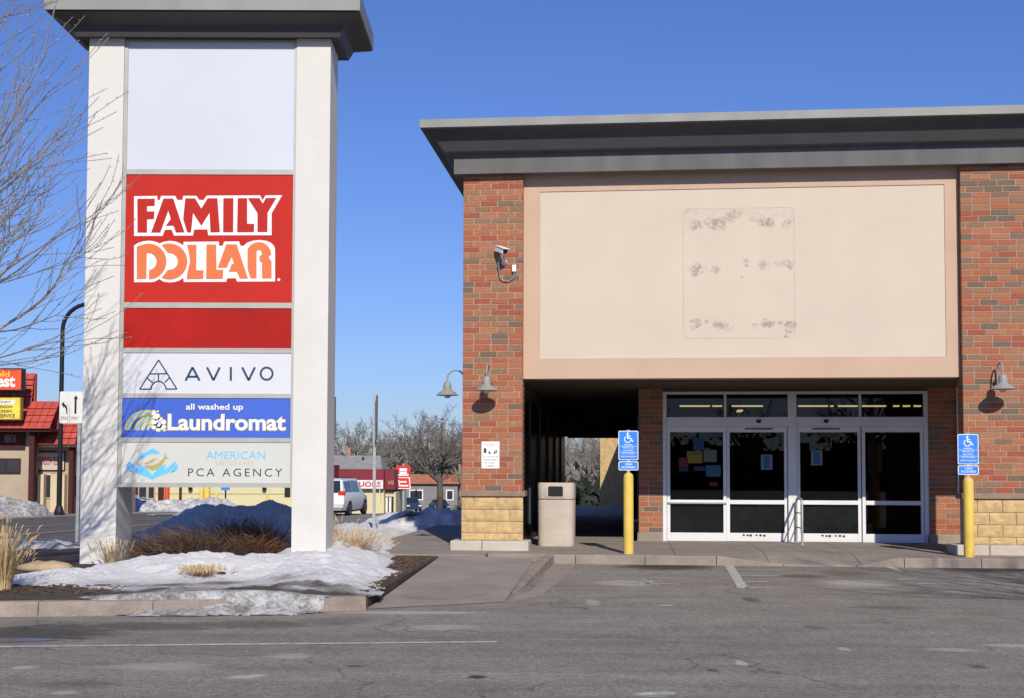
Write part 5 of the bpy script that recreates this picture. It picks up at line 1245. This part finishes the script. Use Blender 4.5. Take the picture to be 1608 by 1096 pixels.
# ------------------------------------------------------------------ BUILDINGS ACROSS THE STREET
M_TAN = mat('tan stucco', (.42, .33, .25), .9, .1, .8); M_TANL = mat('cream stucco wall', (.60, .50, .34), .9, .08, .6)
M_CREAMW = mat('cream block', (.62, .56, .33), .9, .06, .5); M_MAROON = mat('maroon siding', (.20, .022, .038), .7, .12, 1.2)
M_ROOFG = mat('grey shingle', (.26, .26, .255), .9, .2, 1.5); M_TILE = mat('red roof tile', (.47, .075, .055), .7, .18, 2.0); M_TILE2 = mat('orange tile', (.40, .16, .09), .8, .2, 1.5)
M_DKRED = mat('dark red trim', (.055, .010, .009), .7, .1, 2); M_FGL = mat('far glass', (.03, .035, .045), .1, .2, 1, spec=.6)
M_FRAMEW = mat('white trim', (.7, .7, .68), .6)
def mansard(parent, x0, x1, y, z0, z1, run, rows, m):
    """courses of roof tile, each a proud strip stepping back up the slope"""
    ro = MB().prism([(x0, z0), (x1, z0), (x1, z1), (x0, z1)], y + run, y + run + .2).build('roof', m, parent)
    for k in range(rows):
        a, c = k / rows, (k + 1) / rows; b = MB(); n = max(2, int((x1 - x0) / .32)); W_ = (x1 - x0) / n
        for i in range(n):
            X0, X1 = x0 + i * W_, x0 + (i + 1) * W_ - .02
            ya, yc = y + run * a, y + run * c; za_, zc2 = z0 + (z1 - z0) * a, z0 + (z1 - z0) * c
            b.add([(X0, ya - .12, za_), (X1, ya - .12, za_), (X1, yc, zc2 + .03), (X0, yc, zc2 + .03), (X0, ya + .05, za_), (X1, ya + .05, za_)], [(0, 1, 2, 3), (4, 5, 1, 0)])
        b.build('tile_course', m, ro, recalc=False)
    return ro
# restaurant with red tiled mansard
Y1 = 55; g1_ = gz(Y1)
rx1 = P(79, 672, Y1).x; rz_e = P(40, 672, Y1).z; rz_t = P(40, 582, Y1).z
rest = thing('restaurant_building', 'tan restaurant with a tall red tiled mansard and orange roof sign across the street', 'restaurant', (0, 0, 0))
bx('wall', M_TAN, rest, -34, P(48, 700, Y1 + 1).x, Y1 + 1.0, Y1 + 2.6, g1_, rz_e + .2)
mansard(rest, -34, rx1, Y1, rz_e, P(40, 628, Y1).z, 1.2, 4, M_TILE); mansard(rest, -34, P(51, 600, Y1 + 1.2).x, Y1 + 1.25, P(40, 628, Y1).z, rz_t, .3, 5, M_TILE)
bx('eave', M_DKRED, rest, -34, rx1, Y1 + .02, Y1 + 1.2, rz_e - .14, rz_e - .002)
xw = P(62, 700, Y1 + 1).x
bx('dark_panel', M_DKRED, rest, -34, P(40, 690, Y1 + 1).x, Y1 + .92, Y1 + .995, P(20, 705, Y1 + 1).z, rz_e - .15)
text('lettering', 'RENTAL', P(9, 690, Y1 + 1).x, P(27, 690, Y1 + 1).x, P(18, 694, Y1 + 1).z, P(18, 682, Y1 + 1).z, Y1 + .91, mat('dim letter', (.4, .3, .28), .7), rest)
for x0, x1 in ((-12, 9), (13, 31)):
    w_ = bx('window', M_DKRED, rest, P(x0 - 2, 720, Y1 + 1).x, P(x1 + 2, 720, Y1 + 1).x, Y1 + .93, Y1 + .998, P(20, 743, Y1 + 1).z, P(20, 719, Y1 + 1).z)
    bx('pane', M_FGL, w_, P(x0, 720, Y1 + 1).x, P(x1, 720, Y1 + 1).x, Y1 + .915, Y1 + .929, P(20, 741, Y1 + 1).z, P(20, 722, Y1 + 1).z)
bx('corner_post', M_DKRED, rest, P(41, 720, Y1).x, P(49, 720, Y1).x, Y1 + .3, Y1 + .6, g1_, rz_e - .15)
bx('buttress', M_DKRED, rest, P(49, 720, Y1 + .6).x, P(52, 720, Y1 + .6).x, Y1 + .6, Y1 + 1, g1_, rz_e - .15)
# roof sign and yellow board
sg = thing('roof_sign', 'orange restaurant sign with white serif lettering on the tiled roof', 'sign', (0, 0, 0))
X0, X1 = P(-70, 600, Y1 - .3).x, P(33, 600, Y1 - .3).x; Z0, Z1 = P(15, 611, Y1 - .3).z, P(15, 579, Y1 - .3).z
bx('cabinet', M_BLACK, sg, X0 - .05, X1 + .05, Y1 - .28, Y1 + .1, Z0 - .05, Z1 + .05)
fc = bx('face', mat('orange red face', (.78, .09, .025), .5), sg, X0, X1, Y1 - .31, Y1 - .281, Z0, Z1)
text('lettering', 'est', P(-5, 600, Y1 - .3).x, P(24, 600, Y1 - .3).x, P(15, 607, Y1 - .3).z, P(15, 590, Y1 - .3).z, Y1 - .315, M_LTRW, fc, off=.035)
text('lettering', "old", P(-6, 600, Y1 - .3).x, P(15, 600, Y1 - .3).x, P(10, 591, Y1 - .3).z, P(10, 582, Y1 - .3).z, Y1 - .315, M_YEL, fc, off=.02)
for x in (-30, 24): MB().tube([(P(x, 611, Y1).x, Y1 - .1, Z0 - .05), (P(x, 624, Y1).x, Y1 - .1, P(x, 624, Y1).z)], .05, 6).build('bracket', M_BLACK, sg)
yb = thing('yellow_board', 'yellow changeable letter board hanging under the orange roof sign', 'sign', (0, 0, 0))
X0, X1 = P(-60, 640, Y1 - .4).x, P(31, 640, Y1 - .4).x; Z0, Z1 = P(10, 657, Y1 - .4).z, P(10, 624.5, Y1 - .4).z
bx('cabinet', mat('yellow edge', (.35, .25, .03), .6), yb, X0 - .04, X1 + .04, Y1 - .38, Y1 - .1, Z0 - .04, Z1 + .04)
fc = bx('face', mat('yellow face', (.78, .60, .08), .5), yb, X0, X1, Y1 - .41, Y1 - .381, Z0, Z1)
bx('white_strip', M_LTRW, fc, X0, P(23, 630, Y1 - .4).x, Y1 - .415, Y1 - .4105, P(10, 634, Y1 - .4).z, P(10, 627.5, Y1 - .4).z)
for s, x0, x1, y0, y1 in (('DAY', 1, 18, 628.5, 632.5), ('WINDOW', -6, 20, 636, 640), ('SCREEN', -6, 19, 643, 647), ('R SERVICE', -6, 24, 649, 655)):
    text('lettering', s, P(x0, 640, Y1 - .4).x, P(x1, 640, Y1 - .4).x, P(10, y1, Y1 - .4).z, P(10, y0, Y1 - .4).z, Y1 - .418, M_INK, fc, off=.02)
# repair shop, lower
Y2 = 56.0; g2 = gz(Y2)
rep = thing('repair_shop', 'lower tan shop with red tiled roof and a window repair sign across the street', 'shop', (0, 0, 0))
X0, X1 = P(48, 700, Y2).x, P(172, 700, Y2).x
bx('wall', M_TAN, rep, X0, X1, Y2 + 1.0, Y2 + 4, g2, P(90, 690, Y2).z)
mansard(rep, P(61, 650, Y2).x, X1 + .3, Y2 - .1, P(90, 697, Y2).z, P(90, 637, Y2).z, 1.4, 6, M_TILE)
bx('roof_gable', mat('orange trim', (.6, .13, .05), .7), rep, P(60, 640, Y2).x, P(64, 640, Y2).x, Y2 + .6, Y2 + 1.6, P(90, 697, Y2).z, P(62, 634, Y2).z)
bx('eave', M_TAN, rep, X0, X1 + .3, Y2 - .05, Y2 + 1.0, P(90, 701, Y2).z, P(90, 697.5, Y2).z)
sb_ = bx('sign_board', M_DKRED, rep, P(57, 720, Y2 + 1).x, P(103, 720, Y2 + 1).x, Y2 + .93, Y2 + .998, P(80, 739, Y2 + 1).z, P(80, 708, Y2 + 1).z, bevel=.05)
bx('sign_face', mat('cream sign', (.55, .47, .42), .7), sb_, P(58.5, 720, Y2 + 1).x, P(101.5, 720, Y2 + 1).x, Y2 + .915, Y2 + .929, P(80, 737, Y2 + 1).z, P(80, 710, Y2 + 1).z)
text('lettering', 'WINDOW REPAIR', P(61, 720, Y2 + 1).x, P(100, 720, Y2 + 1).x, P(80, 730, Y2 + 1).z, P(80, 716, Y2 + 1).z, Y2 + .91, mat('maroon letter', (.30, .03, .04), .7), sb_, off=.02)
for x0, x1, y0, y1 in ((54, 63, 745, 780), (71, 80, 745, 780), (113, 122, 745, 780), (140, 150, 750, 780)):
    w_ = bx('window', M_FRAMEW, rep, P(x0 - 1, 760, Y2 + 1).x, P(x1 + 1, 760, Y2 + 1).x, Y2 + .94, Y2 + .998, P(70, y1 + 1, Y2 + 1).z, P(70, y0 - 1, Y2 + 1).z); bx('pane', M_FGL, w_, P(x0, 760, Y2 + 1).x, P(x1, 760, Y2 + 1).x, Y2 + .925, Y2 + .939, P(70, y1, Y2 + 1).z, P(70, y0, Y2 + 1).z)
for x in (51.5, 67.5, 88, 100): bx('pier', M_TANL, rep, P(x, 760, Y2 + .9).x - .14, P(x, 760, Y2 + .9).x + .14, Y2 + .6, Y2 + .92, g2, P(x, 744, Y2 + .9).z)
bx('dark_post', M_DKRED, rep, P(105, 740, Y2).x, P(112, 740, Y2).x, Y2 + .2, Y2 + .5, g2, P(90, 701, Y2).z)
# red service post and yellow guard posts before the cream wall
Y3 = 78
for nm, x, y0, y1, r_, m_, lab_ in (('red_post', 262, 740, 792, .16, mat('post red', (.62, .06, .03), .6), 'orange red post standing before the repair shop'), ('guard_post', 316, 769, 795, .11, M_YELLOW, 'slim yellow guard post beside the thick yellow pipe'), ('pipe_post', 324.5, 730, 794, .22, M_YELLOW, 'thick yellow pipe post before the cream block wall'), ('guard_post', 339, 774, 794, .11, M_YELLOW, 'short yellow guard post between the pipe and the blue plate'), ('guard_post', 420, 777, 797, .1, M_YELLOW, 'yellow guard post alone before the cream wall end')):
    q = P(x, y1, Y3); t = thing(nm, lab_, 'post', (q.x, Y3, gz(Y3))); H_ = P(x, y0, Y3).z - gz(Y3)
    MB().lathe([(r_, 0), (r_, H_ - r_ * .5), (r_ * .6, H_), (0, H_ + .02)], 14).build('post_tube', m_, t, smooth=True); MB().lathe([(r_ * 1.9, -.2), (r_ * 1.9, .28), (r_ * 1.4, .4)], 14).build('footing', M_CONC if nm != 'pipe_post' else M_YELLOW, t)
q = P(354, 770, Y3); t = thing('blue_plate', 'blue road plate on a dark post before the cream wall', 'road sign', (q.x, Y3, gz(Y3)))
MB().tube([(0, .05, 0), (0, .05, 2.6)], .05, 8).build('post', M_BLACKPOLE, t); bx('plate', M_BLUE, t, -.27, .27, -.02, .0, P(354, 769, Y3).z - gz(Y3), P(354, 752, Y3).z - gz(Y3))
# liquor store
Y4 = 88; g4 = gz(Y4)
lq = thing('liquor_store', 'cream block liquor store with a maroon band and red on white lettering', 'shop', (0, 0, 0))
Xa, Xb = P(190, 780, Y4).x, P(470, 780, Y4).x
for x0, x1 in ((201, 208), (219, 230), (234, 242)):
    w_ = bx('window', M_TAN, lq, P(x0 - 2, 770, Y4).x, P(x1 + 2, 770, Y4).x, Y4 - .06, Y4 - .002, P(220, 783, Y4).z, P(220, 755, Y4).z); bx('pane', M_FGL, w_, P(x0, 770, Y4).x, P(x1, 770, Y4).x, Y4 - .08, Y4 - .061, P(220, 781, Y4).z, P(220, 757, Y4).z)
for x0, x1 in ((212, 217), (250, 258), (283, 286)): bx('brown_post', M_DKRED, lq, P(x0, 770, Y4).x, P(x1, 770, Y4).x, Y4 - .3, Y4 - .09, g4 - .3, P(220, 752, Y4).z)
bx('wall', M_CREAMW, lq, Xa, Xb, Y4, Y4 + 20, g4 - .3, P(400, 752, Y4).z)
bx('string_course', mat('cream line', (.4, .36, .2), .9), lq, Xa, Xb, Y4 - .02, Y4 - .001, P(380, 775.5, Y4).z, P(380, 774, Y4).z)
bx('maroon_band', M_MAROON, lq, Xa, Xb + .05, Y4 - .15, Y4 + 20, P(400, 751.8, Y4).z, P(400, 728, Y4).z)
for x in (300, 416): MB().lathe([(.0, -.18), (.14, -.12), (.16, .05), (.08, .15)], 12, (P(x, 766, Y4).x, Y4 - .2, P(x, 766, Y4).z)).build('wall_light', M_BLACKPOLE, lq, smooth=True)
bx('dark_door', M_BLACK, lq, P(447, 770, Y4).x, P(456, 770, Y4).x, Y4 - .03, Y4 - .002, P(450, 780, Y4).z, P(450, 758, Y4).z)
Y5 = 108; g5 = gz(Y5); Xc, Xd = P(470, 780, Y5).x, P(603, 780, Y5).x
bx('wall', M_CREAMW, lq, Xc, Xd, Y5, Y5 + 14, g5 - .3, P(590, 767, Y5).z)
bx('maroon_band', M_MAROON, lq, Xc, Xd + .02, Y5 - .5, Y5 + 14, P(590, 766.8, Y5).z, P(590, 736, Y5).z)
bx('maroon_return', M_MAROON, lq, Xd + .022, P(619, 750, Y5).x, Y5 + .4, Y5 + 13, P(590, 767.5, Y5).z, P(590, 736.5, Y5).z)
sg_ = bx('sign_face', M_FRAMEW, lq, P(540, 760, Y5).x, P(602.5, 760, Y5).x, Y5 - .55, Y5 - .502, P(590, 766.5, Y5).z, P(590, 753, Y5).z)
text('lettering', 'LIQUORS', P(544, 760, Y5).x, P(599, 760, Y5).x, P(590, 765, Y5).z, P(590, 755.5, Y5).z, Y5 - .56, mat('liquor red', (.5, .02, .03), .6), sg_, off=.03)
text('lettering', 'LIQ', P(609, 760, Y5).x, P(617.5, 760, Y5).x, P(613, 760, Y5).z, P(613, 754, Y5).z, Y5 + .39, mat('gold letter', (.5, .38, .2), .6), lq, off=.02)
pw = bx('porch', M_CREAMW, lq, Xd + .02, P(620, 780, Y5).x, Y5 + 1.0, Y5 + 12, g5 - .3, P(590, 772, Y5).z)
dr = bx('door', M_BLACK, lq, P(604, 790, Y5 + 1).x, P(618, 790, Y5 + 1).x, Y5 + .95, Y5 + .998, g5, P(610, 779, Y5 + 1).z)
for x in (605.5, 611): bx('door_leaf', M_FRAMEW, dr, P(x, 790, Y5 + 1).x, P(x + 3.6, 790, Y5 + 1).x, Y5 + .92, Y5 + .949, g5 + .05, P(610, 780, Y5 + 1).z)
# house with grey roof and chimney
Y6 = 138; hs_ = thing('house', 'house with a long grey shingle roof and brick chimney behind the liquor store', 'house', (0, 0, 0))
Xa, Xb = P(470, 730, Y6).x, P(600, 730, Y6).x; ze, zr_ = P(560, 737, Y6).z, P(560, 714.5, Y6 + 4).z
bx('wall', mat('grey siding', (.42, .42, .41), .8), hs_, Xa + .5, Xb - .5, Y6 + .6, Y6 + 8, gz(Y6) - 1, ze)
MB().add([(Xa, Y6, ze), (Xb, Y6, ze), (Xb - .6, Y6 + 4, zr_), (Xa, Y6 + 4, zr_), (Xa, Y6 + 8.6, ze), (Xb, Y6 + 8.6, ze)], [(0, 1, 2, 3), (3, 2, 5, 4), (1, 5, 2), (0, 3, 4), (0, 4, 5, 1)]).build('roof', M_ROOFG, hs_)
cx_ = P(548, 710, Y6 + 4).x; bx('chimney', M_PBRICK, hs_, cx_ - .22, cx_ + .22, Y6 + 3.8, Y6 + 4.3, zr_ - .5, P(548, 702, Y6 + 4).z)
bx('vent', M_BLACK, hs_, P(569, 718, Y6 + 3).x, P(572, 718, Y6 + 3).x, Y6 + 2.6, Y6 + 3, P(570, 722, Y6 + 3).z - .3, P(570, 717, Y6 + 3).z)
# far house with orange roof
Y7 = 160; h2_ = thing('house', 'low grey house with an orange tile roof far down the street', 'house', (0, 0, 0))
Xa, Xb = P(634, 760, Y7).x, P(722, 760, Y7).x; ze, zr_ = P(680, 759, Y7).z, P(680, 744, Y7 + 3).z
wl = bx('wall', mat('house grey wall', (.22, .21, .20), .9), h2_, Xa + .3, Xb - .3, Y7 + .5, Y7 + 7, gz(Y7) - 1, ze)
for x in (648, 658, 706): w_ = bx('window', M_FRAMEW, h2_, P(x, 780, Y7).x - .5, P(x, 780, Y7).x + .5, Y7 + .44, Y7 + .498, P(650, 785, Y7).z, P(650, 768, Y7).z); bx('pane', M_FGL, w_, P(x, 780, Y7).x - .35, P(x, 780, Y7).x + .35, Y7 + .42, Y7 + .439, P(650, 783, Y7).z, P(650, 770, Y7).z)
MB().add([(Xa, Y7, ze), (Xb, Y7, ze), (Xb - .6, Y7 + 3.5, zr_), (Xa + .6, Y7 + 3.5, zr_), (Xa, Y7 + 7.5, ze), (Xb, Y7 + 7.5, ze)], [(0, 1, 2, 3), (3, 2, 5, 4), (1, 5, 2), (0, 3, 4), (0, 4, 5, 1)]).build('roof', M_TILE2, h2_)

# ------------------------------------------------------------------ CARS
M_FGLASS = mat('car glass', (.02, .025, .035), .06, .1, 1, spec=.8)
M_TAIL = mat('tail light', (.62, .03, .02), .2, .05, 5, spec=.6); M_HEAD = mat('head light', (.75, .76, .78), .15, .05, 5, spec=.6); M_RIM = mat('alloy', (.45, .45, .46), .35, .1, 5, metal=.5)
def car(name, label, loc, rz, paint, st, wheels, glass_side, rear=True, tail=None, head=None, wr=.33):
    """st: (y, sill half-width, sill z, belt half-width, belt z, roof half-width, roof z) from tail to nose"""
    t = thing(name, label, 'car', loc, rz); b = MB()
    for y, w0, z0, w1, z1, w2, z2 in st: b.v += [(-w0, y, z0), (-w1 * 1.0, y, z0 + (z1 - z0) * .45), (-w1 * .985, y, z1), (-w2, y, z2), (w2, y, z2), (w1 * .985, y, z1), (w1, y, z0 + (z1 - z0) * .45), (w0, y, z0)]
    for i in range(len(st) - 1):
        for k in range(8): a = i * 8 + k; c = i * 8 + (k + 1) % 8; b.f.append((a, c, c + 8, a + 8))
    b.f += [tuple(range(8))[::-1], tuple((len(st) - 1) * 8 + k for k in range(8))]
    body = b.build('body', paint, t, smooth=True)
    def lerp(i, j, f, k): return Vector(b.v[i * 8 + k]).lerp(Vector(b.v[j * 8 + k]), f)
    for (i, f0, f1) in glass_side:
        for s, kb_, kr in ((-1, 2, 3), (1, 5, 4)):
            p_ = [lerp(i, i + 1, f0, kb_), lerp(i, i + 1, f1, kb_), lerp(i, i + 1, f1, kr), lerp(i, i + 1, f0, kr)]
            lo = [p_[0].lerp(p_[3], .10), p_[1].lerp(p_[2], .10), p_[1].lerp(p_[2], .86), p_[0].lerp(p_[3], .86)]
            MB().add([v + Vector((s * .012, 0, .002)) for v in lo], [(0, 1, 2, 3)]).build('side_window', M_FGLASS, t, recalc=False)
    def cross(i, nm):
        a, c, d, e = (Vector(b.v[i * 8 + 3]), Vector(b.v[i * 8 + 4]), Vector(b.v[(i + 1) * 8 + 4]), Vector(b.v[(i + 1) * 8 + 3]))
        ctr = (a + c + d + e) / 4; n = (c - a).cross(e - a).normalized(); n = n if n.z > 0 else -n
        MB().add([ctr + (v - ctr) * .88 + n * .012 for v in (a, c, d, e)], [(0, 1, 2, 3)]).build(nm, M_FGLASS, t, recalc=False)
    if rear is not None:
        for i, nm in rear: cross(i, nm)
    for y in wheels:
        for s in (-1, 1):
            W_ = st[2][3]; Mx = Matrix.Translation((s * (W_ - .08), y, wr)) @ Matrix.Rotation(math.pi / 2, 4, 'Y')
            wh = MB().lathe([(wr * .62, -.115), (wr * .93, -.115), (wr, -.07), (wr, .07), (wr * .93, .115), (wr * .62, .115)], 22, M=Mx).build('wheel', M_DARKRUB, t, smooth=True)
            MB().lathe([(0, -.10), (wr * .6, -.118), (wr * .6, .118), (0, .10)], 18, M=Mx).build('rim', M_RIM, wh, smooth=True)
            MB().lathe([(0, -.05), (wr * 1.16, -.05), (wr * 1.16, .09), (0, .09)], 22, M=Matrix.Translation((s * (W_ - .07), y, wr + .03)) @ Matrix.Rotation(math.pi / 2, 4, 'Y')).build('wheel_arch', M_BLACK, t)
    for s in (-1, 1):
        for lst, m_, nm in ((tail, M_TAIL, 'tail_light'), (head, M_HEAD, 'head_light')):
            if lst: x0, x1, y0, y1, z0, z1 = lst; MB().box(min(s * x0, s * x1), max(s * x0, s * x1), y0, y1, z0, z1).build(nm, m_, t, bevel=.02)
    return t
Yv = 61.0; pv = P(538, 800, Yv)
van = [(-2.50, .80, .38, .90, .62, .86, .64), (-2.47, .86, .30, .97, 1.05, .90, 1.07), (-2.20, .90, .27, .99, 1.08, .80, 1.72), (-1.0, .91, .25, 1.0, 1.07, .82, 1.78), (.5, .91, .25, 1.0, 1.04, .80, 1.76), (1.35, .91, .26, .99, 1.02, .62, 1.12), (2.2, .88, .30, .95, .88, .60, .92), (2.55, .74, .34, .82, .66, .55, .68)]
v_ = car('minivan', 'white minivan driving away down the street, red tail lights showing', (pv.x - .25, Yv, gz(Yv) + .02), -.12, mat('white car paint', (.74, .74, .74), .3, .03, 1, spec=.5), van, (-1.45, 1.6), ((2, .02, .48), (2, .52, .98), (3, .05, .95), (4, .02, .45)), ((1, 'rear_window'), (4, 'windscreen')), (.68, .99, -2.5, -2.28, 1.0, 1.2), None)
bx('bumper', mat('van bumper', (.6, .6, .6), .5), v_, -.93, .93, -2.58, -2.42, .38, .62, bevel=.04); bx('number_plate', M_FRAMEW, v_, -.16, .16, -2.60, -2.585, .78, .9); bx('roof_rack', M_BLACKPOLE, v_, -.70, -.66, -1.9, .2, 1.80, 1.84); bx('roof_rack', M_BLACKPOLE, v_, .66, .70, -1.9, .2, 1.80, 1.84)
bx('underbody', M_BLACK, v_, -.8, .8, -2.35, 2.2, .16, .32)
suv = [(-2.3, .8, .45, .88, .7, .7, .74), (-2.25, .84, .38, .92, 1.0, .8, 1.05), (-1.9, .86, .35, .94, 1.05, .70, 1.62), (0, .87, .33, .95, 1.04, .72, 1.68), (.55, .87, .33, .95, 1.02, .70, 1.62), (1.2, .87, .34, .94, 1.0, .72, 1.08), (2.1, .84, .36, .90, .92, .66, .95), (2.35, .74, .42, .82, .68, .6, .7)]
Yc = 143; q = P(645, 800, Yc)
car('suv', 'dark blue sport utility car facing up the street by the red pole sign', (q.x, Yc, gz(Yc) + .02), math.pi + .25, mat('dark blue paint', (.03, .045, .10), .25, .05, 1, spec=.6), suv, (-1.35, 1.4), ((2, .05, .45), (2, .5, .97), (3, .05, .9)), ((4, 'windscreen'), (1, 'rear_window')), None, (.5, .84, 2.12, 2.36, .72, .88), .36)
sed = [(-2.3, .75, .4, .84, .66, .7, .7), (-2.2, .80, .3, .88, .92, .72, .96), (-1.5, .82, .28, .9, .94, .70, 1.0), (-.9, .83, .27, .9, .94, .60, 1.40), (.3, .83, .27, .9, .93, .60, 1.43), (1.1, .83, .28, .9, .92, .70, .98), (2.0, .80, .3, .86, .80, .62, .83), (2.3, .7, .36, .78, .6, .55, .62)]
Yc = 135; q = P(690, 803, Yc)
car('sedan', 'dark sedan parked facing up the street near the gnarled tree', (q.x, Yc, gz(Yc) + .02), math.pi + .2, mat('slate paint', (.05, .065, .09), .25, .05, 1, spec=.6), sed, (-1.35, 1.4), ((3, .05, .48), (3, .52, .97)), ((4, 'windscreen'), (2, 'rear_window')), None, (.48, .8, 2.05, 2.32, .62, .76))
